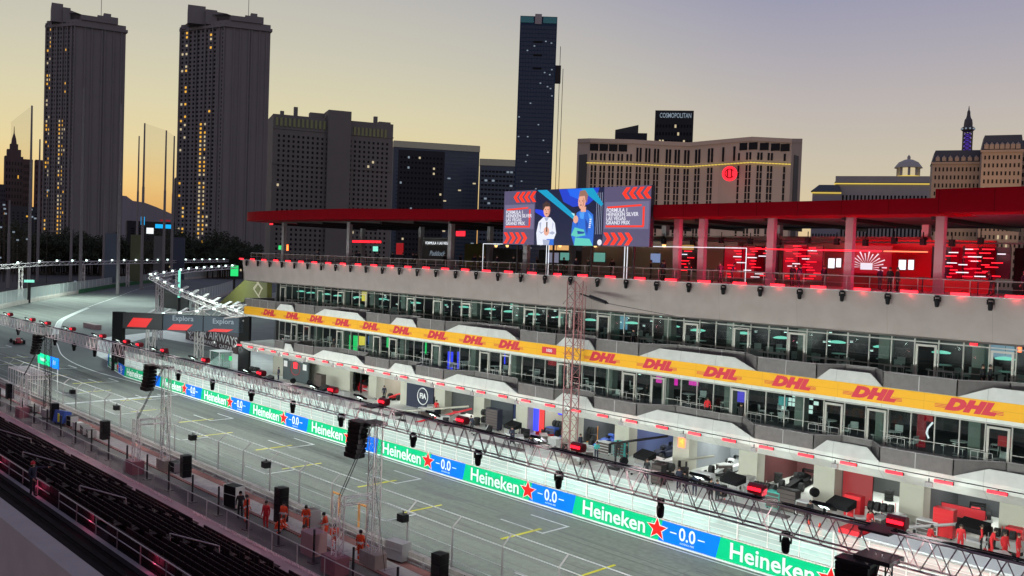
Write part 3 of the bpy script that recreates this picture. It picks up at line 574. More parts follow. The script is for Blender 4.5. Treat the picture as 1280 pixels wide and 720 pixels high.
# ------------------------------------------------------------ LED bars and moving heads along the building
def led(y=0):
    o = empty('led_bar'); MB().box(-.56, .56, -.07, .02, -.08, .08).build('light_strip', E_['red'], o); MB().box(-.60, .60, .02, .12, -.10, .10).build('housing', M['blackm'], o); MB().bar((0, .1, .05), (0, .35, .2), .03).build('bracket', M['blackm'], o)
    return o
l0 = led()
for i in range(38):
    x = -17.5 - 3.2 * i + (0 if i else 0); x = -18.45 - (i - 0) * 3.185 if i < 31 else -18.45 - i * 3.185
    if x < X0: break
    c = l0 if i == 0 else copy_tree(l0); c.location = (x, 59.8, 16.48); tag(c, 'red light bar on the edge of the roof terrace above the cream band', 'light bar', 'red light bars along the roof terrace')
for i in range(32):
    x = -18.9 - 3.17 * i; c = copy_tree(l0, (x, 59.8, 4.42)); tag(c, 'red light bar under the lower balcony on the garage canopy', 'light bar', 'red light bars along the garage canopy')
def head(big=True):
    o = empty('moving_head'); b = MB(); b.bar((0, 0, 0), (0, 0, -.18), .2, 8); b.build('base', M['black'], o)
    [MB().box(s_ * .23 - .03, s_ * .23 + .03, -.08, .08, -.55, -.12).build('yoke_arm', M['black'], o) for s_ in (-1, 1)]
    b = MB(); b.lathe([(.12, -1.05), (.17, -.95), (.2, -.5), (.14, -.3)], n=10); b.build('lamp_head', M['black'], o)
    MB().lathe([(.11, -1.06), (.11, -1.051)], n=10).build('lens', M['darkglass'], o)
    return o
hp = head()
for i in range(34):
    x = -16.6 - 3.19 * i
    if x < X0 + 1: break
    c = hp if i == 0 else copy_tree(hp); big = i % 2; c.location = (x, 59.7, 16.3 if big else 16.32)
    if not big:
        c.scale = (.8, .8, .72)
    tag(c, ('large' if big else 'small') + ' black moving spotlight hanging from the roof terrace rail', 'spotlight', ('large' if big else 'small') + ' spotlights along the roof terrace rail')
pr = MB().bar((X0, 59.7, 16.35), (X1, 59.7, 16.35), .04, 5); tag(pr.build('lighting_pipe', M['steel']), 'long steel pipe along the roof terrace edge carrying the red light bars', 'pipe')
pr = MB().bar((X0, 59.75, 4.66), (X1, 59.75, 4.66), .03, 4); tag(pr.build('lighting_pipe', M['blackm']), 'thin dark cable rail along the garage canopy carrying red light bars', 'pipe')
def flood():
    o = empty('floodlight'); MB().box(-.22, .22, -.12, .1, -.2, .1).build('body', M['grey'], o); MB().box(-.2, .2, .1, .13, -.17, .07).build('lens', E_['white'], o); MB().bar((0, 0, .1), (0, 0, .35), .04).build('bracket', M['blackm'], o)
    return o
fl = flood()
for i in range(17):
    x = -22.8 - 6.34 * i; c = fl if i == 0 else copy_tree(fl); c.location = (x, 59.35, 4.25); tag(c, 'small floodlight on a bracket in front of the garage canopy', 'floodlight', 'floodlights along the garage canopy')
    lamp('POINT', (x + .75, 59.55, 3.75), None, 110, (.86, 1, .95), .04, name='canopy_flood_light')
    if i % 2 == 0: lamp('POINT', (x, 59.5, 4.3), None, 10, (1, .05, .06), .03, name='red_wash')
for i in range(31): lamp('POINT', (-18.45 - i * 3.185, 59.86, 16.3), None, 9, (1, .06, .08), .03, name='red_wash')
for i in range(30): lamp('POINT', (-18.9 - 3.17 * i, 59.86, 4.25), None, 3.5, (1, .06, .07), .03, name='red_wash')
# ------------------------------------------------------------ front lighting truss on towers
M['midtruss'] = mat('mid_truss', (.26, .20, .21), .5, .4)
TY, TZ = 29.0, 8.85
tw = [-126.0, -97.8, -69.0, -41.0, -12.6, 16]
for i in range(5):
    o = empty('lighting_truss', ((tw[i] + tw[i + 1]) / 2, TY, TZ), label='horizontal lattice lighting truss ' + ('at the far left end past the black mast', 'between the black mast and the second tower', 'between the second and third towers', 'between the third tower and the hanging black speakers at lower right', 'at the lower right corner beyond the hanging speakers')[i], cat='truss', group='spans of the lighting truss over the near barrier')
    L_ = (tw[i + 1] - tw[i]) / 2 - .4; b = MB(); b.truss((-L_, 0, 0), (L_, 0, 0), .45, 1.0, .5, .036, .022, faces=(1, 3)); b.build('lattice', M['truss'] if i < 3 else M['unlittruss'], o)  # right spans get a darker copy of the metal, painted as unlit
    b = MB()
    for k in range(3): b.path([(-L_ + j * L_ / 12, -.12 + .12 * k + .05 * math.sin(j * 2.1 + k), .53 + .02 * math.sin(j * 1.3 + k * 2)) for j in range(25)], .022, 4)
    b.build('cable_bundle', M['black'], o)
for i, x in enumerate(tw[1:5]):
    lab = ('black mast with a small platform at the left edge of the picture', 'slender lattice tower second from the left with a red head lamp', 'lattice tower in the centre of the track barrier beside orange workers', 'dark tower at lower right behind the hanging black speakers')[i]
    o = empty('truss_tower', (x, TY, 0.3), label=lab, cat='truss tower')
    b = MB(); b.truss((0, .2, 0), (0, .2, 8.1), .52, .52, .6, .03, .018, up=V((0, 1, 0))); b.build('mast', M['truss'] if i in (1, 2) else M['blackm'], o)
    b = MB(); b.truss((-.3, -1.9, 0), (-.3, -1.9, 4.2), .45, .45, .6, .03, .018, up=V((0, 1, 0))); b.truss((-.3, -1.7, 3.9), (0, .2, 3.9), .4, .4, .6, .025, .015); b.build('outrigger', M['truss'], o)
    b = MB(); b.bar((-.3, -1.9, 4.2), (-.1, 0, 8.2), .03); b.bar((-.1, -1.9, 4.2), (.1, 0, 8.2), .03)
    for xx, yy in ((-1.1, .3), (1.1, .3)): b.bar((xx, yy, 0), (0, .2, 5), .018)
    b.build('brace', M['blackm'], o)
    MB().box(-.75, .75, -.15, .65, 0, .85).build('ballast_block', mat('ballast%d' % i, (.34, .28, .24), .8, noise=.15, scale=2), o); MB().box(-1.1, .3, -2.4, -1.5, 0, 1.0).build('ballast_block', mat('ballast_red%d' % i, (.26, .10, .12), .8, noise=.15, scale=2), o)
    MB().box(-.6, .6, -.55, .55, 8.0, 8.15).build('head_plate', M['blackm'], o); MB().box(-.5, .5, -.5, .5, 8.97, 9.05).build('head_plate', M['blackm'], o)
# hanging line arrays
def arr(n):
    o = empty('line_array'); MB().box(-.6, .6, -.05, .6, .0, .1).build('fly_bar', M['blackm'], o)
    for k in range(n):
        b = MB(); t = .07 * k; y = -.05 * k * k * .12; z = -.27 * (k + 1)
        b.extr([(-.55, -.1 + y, z + .25), (-.55, -.1 + y + .03, z), (-.55, .55 + y, z + .03), (-.55, .55 + y, z + .24)], (1.1, 0, 0)); b.build('speaker_box', M['black'], o)
    return o
a0 = arr(7)
for i, (x, z, y) in enumerate(((-41.6, 8.35, 28.2), (-70.3, 8.35, 28.2), (-98.6, 8.35, 28.2), (-13.1, 8.2, 28.2))):
    c = a0 if i == 0 else copy_tree(a0); c.location = (x, y, z); tag(c, ('curved black line-array speaker hanging beside the middle truss tower', 'black line-array speaker hanging beside the second truss tower', 'black line-array speaker hanging from the leftmost black mast', 'large black line-array speaker hanging at the lower right corner')[i], 'speaker', 'line arrays hanging from the lighting truss')
# fixtures on the truss
def truss_red():
    o = empty('red_floodlight'); b = MB(); b.box(-.30, .30, -.1, .22, .22, .55); b.bar((-.30, .06, .4), (.30, .06, .4), .2, 10); b.build('housing', mat('red_casing', (.22, .01, .02), .5) if 'red_casing' not in bpy.data.materials else bpy.data.materials['red_casing'], o)
    MB().box(-.26, .26, -.17, -.14, .36, .47).build('lens', E_['red'], o); MB().bar((0, 0, 0), (0, 0, .3), .05).build('clamp', M['blackm'], o); return o
def truss_white():
    o = empty('white_floodlight'); b = MB(); b.extr([(-.34, -.28, .37), (-.34, .18, .14), (-.34, .24, .22), (-.34, -.22, .46)], (.68, 0, 0)); b.build('housing', M['black'], o)
    b = MB(); b.quad((-.16, -.16, .30), (.16, -.16, .30), (.16, .06, .18), (-.16, .06, .18)); b.build('lens', E_['white'], o); MB().bar((0, 0, 0), (0, 0, .25), .05).build('clamp', M['blackm'], o); return o
tr0, tw0 = truss_red(), truss_white(); ir = iw = 0
RX = [gy(px, 500, 29).x for px in (12, 40, 59, 90, 128, 158, 174, 205, 257, 327, 417, 481, 580, 726, 952, 1130)] + [-4, 2]
for i, x in enumerate(RX):
    z = TZ + .45
    c = tr0 if ir == 0 else copy_tree(tr0); ir += 1; c.location = (x, 28.9, z); tag(c, 'red glowing floodlight standing on the front lighting truss', 'floodlight', 'red floodlights on the front truss')
    c = tw0 if iw == 0 else copy_tree(tw0); iw += 1; c.location = (x - 2.6, 29.2, z); tag(c, 'tilted white floodlight standing on the front lighting truss', 'floodlight', 'white floodlights on the front truss')
for x in [-112 + 5.6 * k for k in range(22)]:
    lamp('SPOT', (x - 2.6, 29.5, 9.9), (x - 3.5, 46.5, 0), 6600, (.88, 1, .93), .05, spot=120, name='track_flood_light')
    if x < 0: lamp('SPOT', (x, 29.0, 9.75), (x, 29.4, 0), 3000, (1, .95, .90), .05, spot=125, name='added_down_spot')  # downward spots added to brighten the near barrier and paths
for x in [-105 + 7 * k for k in range(15)]: lamp('POINT', (x, 28.2, 9.0), None, 9, (1, .25, .28), .03, name='truss_red_light')
for i, px in enumerate((22, 68, 92, 118, 145, 223, 266, 315, 367, 428, 519, 601, 703, 832, 991)):
    x = gy(px, 500, 29).x; c = copy_tree(hp, (x, 28.95, TZ - .42), rnd.uniform(0, 3)); tag(c, 'black moving spotlight hanging under the front lighting truss', 'spotlight', 'spotlights hanging under the front truss')
# tall mast beside the garages with drone-like arm
o = empty('lattice_mast', (gy(713, 520, 58.4).x, 58.4, 0), label='tall reddish lattice mast before the pit building with a side arm at its top', cat='mast')
b = MB(); b.truss((0, 0, 0), (0, 0, 16.0), .95, .95, .95, .05, .03, up=V((0, 1, 0))); b.build('mast', mat('mast_paint', (.30, .13, .13), .5, .3), o)
b = MB(); b.truss((.9, 0, 10), (.9, 0, 15.6), .4, .4, .6, .03, .02, up=V((0, 1, 0))); b.build('side_mast', bpy.data.materials['mast_paint'], o)
b = MB(); b.bar((.6, 0, 14.9), (4.2, -.5, 14.3), .07); b.bar((1.9, -.2, 14.75), (4.0, -.5, 14.35), .16); b.bar((-1.4, 0, 13.9), (0, 0, 15.2), .02); b.bar((4, -.5, 14.3), (18, 1.0, 12.9), .02); b.build('arm', M['blackm'], o)
b = MB(); b.box(-1, 1, -1, 1, 0, .6); b.build('ballast', M['concrete'], o)
# ------------------------------------------------------------ giant screen on the terrace edge
gs = empty('giant_screen', (-54.6, 59.2, 19.1), label='giant video screen with two people between graphite side panels on the roof terrace', cat='video screen')
sx = 8.75; sh = 5.05
MB().box(-sx, sx, .05, .55, 0, sh).build('frame', M['screenback'], gs)
def simg(name, pts, m, d, ):
    b = MB(); b.extr([(p[0], -d, p[1]) for p in pts], (0, .008, 0)); return b.build(name, m, cur)
pnl = emis('panel_graphite', (.10, .085, .17), 1.0); pnl2 = emis('panel_light', (.17, .15, .27), 1.0); chev = emis('chevron_red', (1, .035, .01), 1.1); wpic = emis('pic_white', (.9, .9, 1), .9)
def sq(x0, x1, z0, z1): return [(x0, z0), (x1, z0), (x1, z1), (x0, z1)]
for nm, a, b_ in (('left_panel', -sx, -4.55), ('right_panel', 3.75, sx)):
    p = MB(); p.box(a, b_, -.0, .05, 0, sh); p = p.build('side_panel', pnl, gs); cur = p; w_ = b_ - a
    simg('panel_graphic', [(a + .15, 1.45), (b_ - .1, 1.45), (b_ - .1, 3.75), (a + .15, 3.75)], pnl2, .02)
    for i in range(4):
        x = b_ - 2.9 + i * .72 if nm == 'left_panel' else b_ - 3.0 + i * .74
        simg('chevron', [(x, sh - .62), (x + .45, sh - .12), (x + .88, sh - .12), (x + .43, sh - .62), (x + .88, sh - 1.1), (x + .45, sh - 1.1)], chev, .03)
        x = a + .1 + i * .78
        simg('chevron', [(x + .88, .62), (x + .43, .08), (x, .08), (x + .43, .62), (x, 1.15), (x + .43, 1.15)], chev, .03)
    simg('race_line', [(a + .4, 3.35), (b_ - .9, 3.5), (b_ - .9, 3.35), (a + .5, 3.2)], chev, .028); simg('race_line', [(b_ - .75, 3.3), (b_ - .55, 3.3), (b_ - .55, 1.7), (b_ - .75, 1.75)], chev, .028); simg('race_line', [(a + .3, 1.75), (b_ - .6, 1.75), (b_ - .6, 1.6), (a + .3, 1.6)], chev, .028)
    text('FORMULA 1\nHEINEKEN SILVER\nLAS VEGAS\nGRAND PRIX', .44, wpic, p, (a + .35, -.04, 2.5), align='LEFT', off=.008)
cp = MB(); cp.box(-4.55, 3.75, 0, .05, 0, sh); cur = cp.build('picture_panel', emis('pic_navy', (.004, .008, .045), 1), gs)
simg('stage_glow', blob(.6, 4.6, 2.6, .95, 16) if False else [(-1.6, 5.02), (-1.0, 3.9), (.2, 3.4), (2.0, 3.6), (2.9, 4.2), (3.2, 5.02)], emis('pic_blue', (.01, .05, .62), 1), .012); simg('stage_glow', [(-.6, 5.02), (-.2, 4.4), (.7, 4.1), (1.9, 4.3), (2.3, 5.02)], emis('pic_blue1', (.01, .14, .9), 1), .014); simg('stage_glow', [(-4.5, 3.0), (-3.1, 2.4), (-3.0, 3.1), (-4.5, 3.3)], emis('pic_blue2', (.01, .05, .8), 1), .012)
simg('light_beam', [(-4.3, 5.02), (-3.1, 5.02), (.6, 2.6), (.3, 2.3)], emis('pic_cyan', (.0, .35, .6), 1), .02); simg('light_beam', [(1.0, 5.0), (2.5, 5.0), (3.7, 3.6), (3.5, 3.4)], bpy.data.materials['pic_cyan'], .02)
simg('light_beam', [(.0, 2.9), (2.0, 2.45), (1.8, 2.1), (.4, 2.55)], emis('pic_pale', (.5, .9, 1), 1), .024)
skp = emis('pic_skin', (.85, .42, .30), 1); whp = emis('pic_shirt', (.85, .88, 1), 1); blp = emis('pic_bluetop', (.02, .16, .72), 1); hrp = emis('pic_hair', (.06, .03, .025), 1); grp = emis('pic_green', (.12, .62, .52), 1)
def blob(cx, cz, rx, rz, n=12, a0=0): return [(cx + rx * math.cos(2 * math.pi * i / n + a0), cz + rz * math.sin(2 * math.pi * i / n + a0)) for i in range(n)]
simg('jumper', [(-4.1, .0), (-4.25, 1.1), (-4.0, 2.1), (-3.4, 2.55), (-2.5, 2.5), (-1.95, 2.0), (-1.75, 1.1), (-2.0, .55), (-2.3, .0)], whp, .03); simg('face', blob(-3.0, 3.15, .42, .6), skp, .035); simg('hair', [(-3.5, 3.1), (-3.55, 3.7), (-3.1, 4.0), (-2.6, 3.75), (-2.5, 3.3), (-2.7, 3.5), (-3.2, 3.5)], hrp, .04)
simg('microphone', sq(-3.0, -2.85, 1.2, 2.1), hrp, .045); simg('hands', blob(-2.95, 1.25, .35, .4), skp, .042); simg('trousers', sq(-2.9, -2.0, .0, .55), blp, .036)
simg('jumper', [(.5, .0), (.1, .9), (.2, 2.0), (.7, 2.9), (1.3, 3.15), (2.0, 3.1), (2.6, 2.7), (2.75, 1.5), (2.7, .0)], blp, .03); simg('sleeve', [(.1, .9), (.5, 1.6), (1.6, 1.4), (1.8, .9), (.7, .75)], grp, .034); simg('hem', [(.5, 0), (.6, .7), (2.3, .6), (2.7, 0)], grp, .036)
simg('face', blob(1.25, 3.85, .45, .68), skp, .036); simg('neck', sq(1.15, 1.75, 2.95, 3.4), skp, .033); simg('hair', [(.85, 4.3), (1.0, 4.8), (1.6, 4.85), (1.95, 4.4), (1.85, 3.7), (1.65, 4.0), (1.6, 4.35)], emis('pic_hair2', (.42, .2, .14), .8), .042)
simg('microphone', sq(.45, .65, 2.2, 2.9), hrp, .045); simg('hands', blob(.6, 2.3, .3, .35), skp, .047); simg('stage_lamp', blob(3.45, .3, .26, .26), wpic, .04)
dk_ = emis('pic_dark', (.10, .02, .02), .6); sh_ = emis('pic_shade', (.42, .46, .62), 1); lt_ = emis('pic_bluelight', (.08, .36, .95), 1); nv_ = emis('pic_bluedark', (.01, .06, .38), 1)
for cx_, cz_, k_ in ((-3.0, 3.15, 1.), (1.15, 3.85, 1.05)):
    for dx_ in (-.17, .17): simg('eye', blob(cx_ + dx_ * k_, cz_ + .06, .055, .04, 8), dk_, .05)
    simg('mouth', blob(cx_, cz_ - .30, .13, .04, 8), dk_, .05); simg('nose', [(cx_ - .03, cz_ + .02), (cx_ - .07, cz_ - .14), (cx_ + .05, cz_ - .14)], emis('pic_nose', (.6, .26, .18), 1) if 'pic_nose' not in bpy.data.materials else bpy.data.materials['pic_nose'], .049); simg('cheek_shadow', [(cx_ + .25, cz_ + .4), (cx_ + .42, cz_ + .1), (cx_ + .36, cz_ - .3), (cx_ + .18, cz_ - .5), (cx_ + .26, cz_ - .1)], bpy.data.materials['pic_nose'], .047)
for pts_ in ([(-4.0, 1.3), (-3.6, 1.15), (-3.2, 1.3), (-3.6, 1.0)], [(-2.7, 1.1), (-2.2, 1.25), (-1.85, 1.1), (-2.2, .95)], [(-3.9, 2.0), (-3.75, 1.2), (-3.65, 2.1)], [(-2.2, 2.1), (-2.25, 1.3), (-2.1, 1.9)], [(-3.3, 2.5), (-2.7, 2.5), (-2.9, 2.2), (-3.1, 2.2)], [(-3.4, .5), (-2.5, .45), (-2.6, .0), (-3.3, 0)]): simg('fold', pts_, sh_, .038)
for pts_ in ([(2.0, 2.9), (2.5, 2.5), (2.6, 1.7), (2.2, 2.3)], [(1.0, 2.9), (1.6, 2.95), (1.5, 2.3), (1.1, 2.4)]): simg('fold', pts_, lt_, .038)
for pts_ in ([(1.7, 2.4), (2.1, 1.9), (2.0, .9), (1.8, 1.5)], [(.5, 2.2), (.9, 2.3), (.8, 1.7)], [(.8, 1.3), (1.7, 1.2), (1.6, 1.05), (.9, 1.0)]): simg('fold', pts_, nv_, .039)
for j_ in range(5): simg('sleeve_mark', sq(2.15 + .02 * j_, 2.35 + .02 * j_, 1.55 + j_ * .17, 1.66 + j_ * .17), wpic, .043)
for j_ in range(4): simg('stage_truss_line', sq(2.95 + j_ * .2, 2.98 + j_ * .2, 1.0, 4.6), sh_, .013)
for x in (-7, -2.3, 2.3, 7): MB().bar((x, .3, 0), (x, .3, -2.7), .1).build('support_leg', M['blackm'], gs)
# white light frames on the terrace
for i, (x0, x1, y) in enumerate(((-69.5, -60.4, 62.2), (-60.1, -50.8, 62.2), (-50.5, -38.6, 62.2))):
    o = empty('tube_light_arch', ((x0 + x1) / 2, y, 16.3), label='white tube light frame on the roof terrace ' + ('left of the giant screen', 'under the giant screen', 'right of the giant screen')[i], cat='light frame', group='tube light frames on the roof terrace'); h_ = (x1 - x0) / 2
    MB().bar((-h_, 0, 2.9), (h_, 0, 2.9), .028, 6).build('top_tube', E_['whites'], o)
    for s_ in (-h_, h_): MB().bar((s_, 0, 0), (s_, 0, 2.9), .03, 6).build('side_tube', E_['whites'], o)
# red lounge on the right half of the terrace
for i, (x0, x1, m_) in enumerate(((-38.4, -33.3, 'redsoft'), (-33.1, -28, 'red'), (-27.8, -24.8, 'orange'))):
    o = tag(MB().bar((x0, 62.4, 19.15), (x1, 62.4, 19.15), .045, 6).build('red_tube', E_[m_] if i != 2 else emis('tube_orange', (1, .25, .12), 1.6)), ('dim red tube light along the lounge beam', 'bright red tube light in the middle of the lounge beam', 'orange tube light at the right end of the lounge beam')[i], 'tube light')
def shelf(px, n, py0, py1, lab, seed, y=70):
    r = random.Random(seed); a = gy(px, py1 + 8, y); o = empty('light_shelf', (a.x, y, a.z), label=lab, cat='light wall'); h_ = gy(px, py0, y).z - a.z
    MB().box(-1.1, 1.1, .1, .2, 0, h_).build('backing', E_['reddim'] if seed % 3 else M['dark'], o); [MB().bar((x_, 0, 0), (x_, 0, h_ + .1), .04).build('frame_post', M['blackm'], o) for x_ in (-1.1, 1.1)]; b = MB(); b2 = MB()  # most backings glow red themselves, standing for a red-lit wall
    for k in range(n):
        x = r.uniform(-.9, .35); ln = r.uniform(.5, .95); z = h_ * (k + .5) / n; (b if r.random() < .72 else b2).box(x, x + ln, -.03, .05, z - .035, z + .035)
    if b.v: b.build('red_line', E_['redsoft'], o)
    if b2.v: b2.build('white_line', E_['whites'], o)
for i, (px, n, a_, b_) in enumerate(((857, 7, 312, 332), (917, 11, 308, 340), (940, 10, 308, 340), (957, 12, 308, 342), (992, 14, 306, 342), (1012, 12, 308, 342), (1183, 9, 309, 340), (1206, 8, 309, 340), (1224, 8, 309, 340), (1241, 7, 309, 340))):
    shelf(px, n, a_, b_, 'stack of red light lines, ' + ('leftmost beside the yellow lit corner', 'first of the busy group left of the red room', 'second of the busy group left of the red room', 'third of the busy group left of the red room', 'fourth of the busy group left of the red room', 'nearest the red room on its left', 'first right of the red room behind the thick column', 'second right of the red room', 'third right of the red room', 'rightmost in the lounge')[i], i + 3)
panel(843, 867, 306, 330, 73, emis('amber_wall', (.8, .42, .10), .45), 'yellow lit corner wall in the terrace lounge', 'light panel', 'light_panel')
panel(813, 825, 317, 328, 72, emis('tvblue', (.3, .4, .7), .6), 'bluish photo screen in the lounge right of the giant screen', 'screen', 'wall_screen'); panel(700, 711, 316, 325, 72, emis('tvteal', (.2, .6, .5), .5), 'teal screen under the giant screen beside the photo screen', 'screen', 'wall_screen'); panel(684, 698, 316, 328, 72, emis('tvw', (.35, .35, .5), .5), 'pale photo screen under the giant screen', 'screen', 'wall_screen'); panel(742, 756, 316, 327, 72, bpy.data.materials['tvteal'], 'teal screen under the right half of the giant screen', 'screen', 'wall_screen')
panel(1035, 1043, 323, 335, 72, E_['whites'], 'white square lit picture left in the red room', 'lit picture', 'lit_picture'); panel(1045, 1051, 323, 334, 71.8, E_['whites'], 'slim white lit picture left in the red room', 'lit picture', 'lit_picture'); panel(1123, 1132, 325, 337, 72, E_['whites'], 'white square lit picture right in the red room', 'lit picture', 'lit_picture'); panel(1135, 1142, 325, 337, 72, E_['whites'], 'slim white lit picture right in the red room', 'lit picture', 'lit_picture')
sbm = empty('sunburst_sign', gy(1083, 334, 72), label='white sunburst light sign in the middle of the red room', cat='sign'); b = MB()
for k in range(15):
    t = math.pi * (k - 1) / 13 ; r0, r1 = .35, 1.15 + .2 * (k % 2)
    b.tri((r0 * math.cos(t), 0, r0 * math.sin(t)), (r1 * math.cos(t + .04) * 1.25, 0, r1 * math.sin(t + .04)), (r1 * math.cos(t - .04) * 1.25, 0, r1 * math.sin(t - .04)))
b.build('ray', wpic, sbm); MB().box(-.5, .5, -.03, -.01, -.2, .35).build('centre_plate', wpic, sbm); MB().box(-2, 2, .02, .12, -.5, 1.8).build('backing', E_['reddim'], sbm)
for x in (-34.5, -30.5, -26.5): lamp('SPOT', (x, 70, 20.4), (x, 75, 18), 700, (1, .03, .05), .05, spot=120, name='lounge_light')
for x in (-22, -28.5, -35, -41.6, -15.2): lamp('POINT', (x, 64.9, 17.2), None, 420, (1, .02, .12), .04, name='lounge_light')
for x in (-40, -34, -28, -22, -16, -46): lamp('POINT', (x, 64.6, 19.4), None, 330, (1, .02, .09), .05, name="lounge_light")
for x in (-62, -57, -52, -48, -42): lamp('POINT', (x, 71.5, 19.2), None, 22, (1, .68, .4), .04, name='downlight')
for x in (-70, -82, -94, -106): lamp('POINT', (x, 70, 19.6), None, 18, (.9, .85, .9), .04, name='terrace_light')
# terrace signs on the left half
o = empty('bar_sign', gy(547, 312, 72), label='dark wall panel with two lines of white lettering on the left terrace', cat='sign'); MB().box(-3.2, 3.2, .03, .15, -1.6, 1.5).build('panel', M['dark2'], o); text('FORMULA 1 LAS VEGAS', .48, E_['whites'], o, (0, 0, .8), name='lettering'); text('Paddock', .9, E_['cool'], o, (-.1, 0, -.5), shear=.3, name='script_lettering')
panel(570, 581, 289, 295, 73, E_['redsoft'], 'red lit exit sign on a terrace column', 'sign', 'lit_sign'); panel(495, 504, 304, 318, 72, E_['reddim'], 'red outlined doorway sign on the left terrace', 'sign', 'lit_sign'); panel(466, 472, 308, 314, 72, E_['teal'], 'pale green screen on the left terrace', 'screen', 'wall_screen'); panel(348, 357, 307, 312, 70, E_['green'], 'green lit lamp sign at the left end of the terrace', 'sign', 'lit_sign'); panel(356, 360, 306, 313, 70, E_['orange'], 'small orange red lamp beside the green lamp sign', 'lamp', 'red_light'); panel(436, 476, 301, 303, 73, E_['redsoft'], 'thin red light line on the left terrace wall', 'light line', 'light_line')
panel(337, 365, 279, 281, 76, E_['redsoft'], 'long red light line under the left end of the roof', 'light line', 'light_line'); panel(392, 408, 281, 283, 76, E_['redsoft'], 'short red light line under the roof right of the long one', 'light line', 'light_line'); panel(413, 421, 282, 284.5, 76, E_['redsoft'], 'very short red light line under the roof', 'light line', 'light_line')
for i, px in enumerate((620, 634, 660, 700, 744, 830)):
    o = empty('wall_lamp', gy(px, 309, 73.3), label='small warm wall lamp high on the terrace room wall', cat='lamp', group='warm wall lamps of the terrace room'); MB().lathe([(.12, 0), (.2, .25)], n=8).build('shade', E_['warm'], o)
for i in range(22):
    px = (645 + i * 8.5) if i < 10 else 830 + (i - 10) * 36; o = empty('ceiling_spot', gy(px, 297 + (i % 3) * 1.2, 69), label='small black stage spotlight hanging under the terrace roof', cat='spotlight', group='stage spotlights under the roof'); MB().box(-.17, .17, -.2, .2, -.5, 0).build('lamp_head', M['black'], o); MB().bar((0, 0, 0), (0, 0, .5), .04).build('clamp', M['black'], o)
tag(MB().bar((-66, 69, 20.0), (6, 69, 20.0), .06, 5).build('lighting_pipe', M['blackm']), 'dark horizontal pipe under the terrace roof carrying stage spotlights', 'pipe')
def lowt():
    o = empty('bar_table', label='small round bar table on the roof terrace', cat='table', group='bar tables on the roof terrace'); MB().lathe([(.25, 0), (.04, .04), (.04, 1.05), (.35, 1.08), (.35, 1.12)], n=9).build('tabletop', M['blackm'], o); return o
lt = lowt()
for i in range(18): c = lt if i == 0 else copy_tree(lt); c.location = (-22 - 5.1 * i + rnd.uniform(-1, 1), 63.6 + rnd.uniform(0, 3), 16.3)
# ------------------------------------------------------------ people
def person_mesh(J, R_, seg, name):
    names = list(J); me = bpy.data.meshes.new(name); me.from_pydata([J[n] for n in names], [(names.index(a), names.index(b)) for a, b, _ in seg], [])
    o = bpy.data.objects.new('tmp', me); COL.objects.link(o); md = o.modifiers.new('s', 'SKIN'); md.use_smooth_shade = True
    for i, n in enumerate(names):
        me.skin_vertices[0].data[i].radius = (R_[n], R_[n]); me.skin_vertices[0].data[i].use_root = (n == 'pelvis')
    sub = o.modifiers.new('u', 'SUBSURF'); sub.levels = 1; sub.render_levels = 1
    out = bpy.data.meshes.new_from_object(o.evaluated_get(bpy.context.evaluated_depsgraph_get())); bpy.data.objects.remove(o)
    for k in range(4): out.materials.append(None)
    segs = [(V(J[a]), V(J[b]), mi) for a, b, mi in seg]
    for p in out.polygons:
        c = p.center; best = None
        for a, b, mi in segs:
            d = b - a; t = max(0, min(1, (c - a).dot(d) / d.dot(d))); q = (c - (a + d * t)).length
            if best is None or q < best[0]: best = (q, mi)
        p.material_index = best[1]
    out.name = name; return out
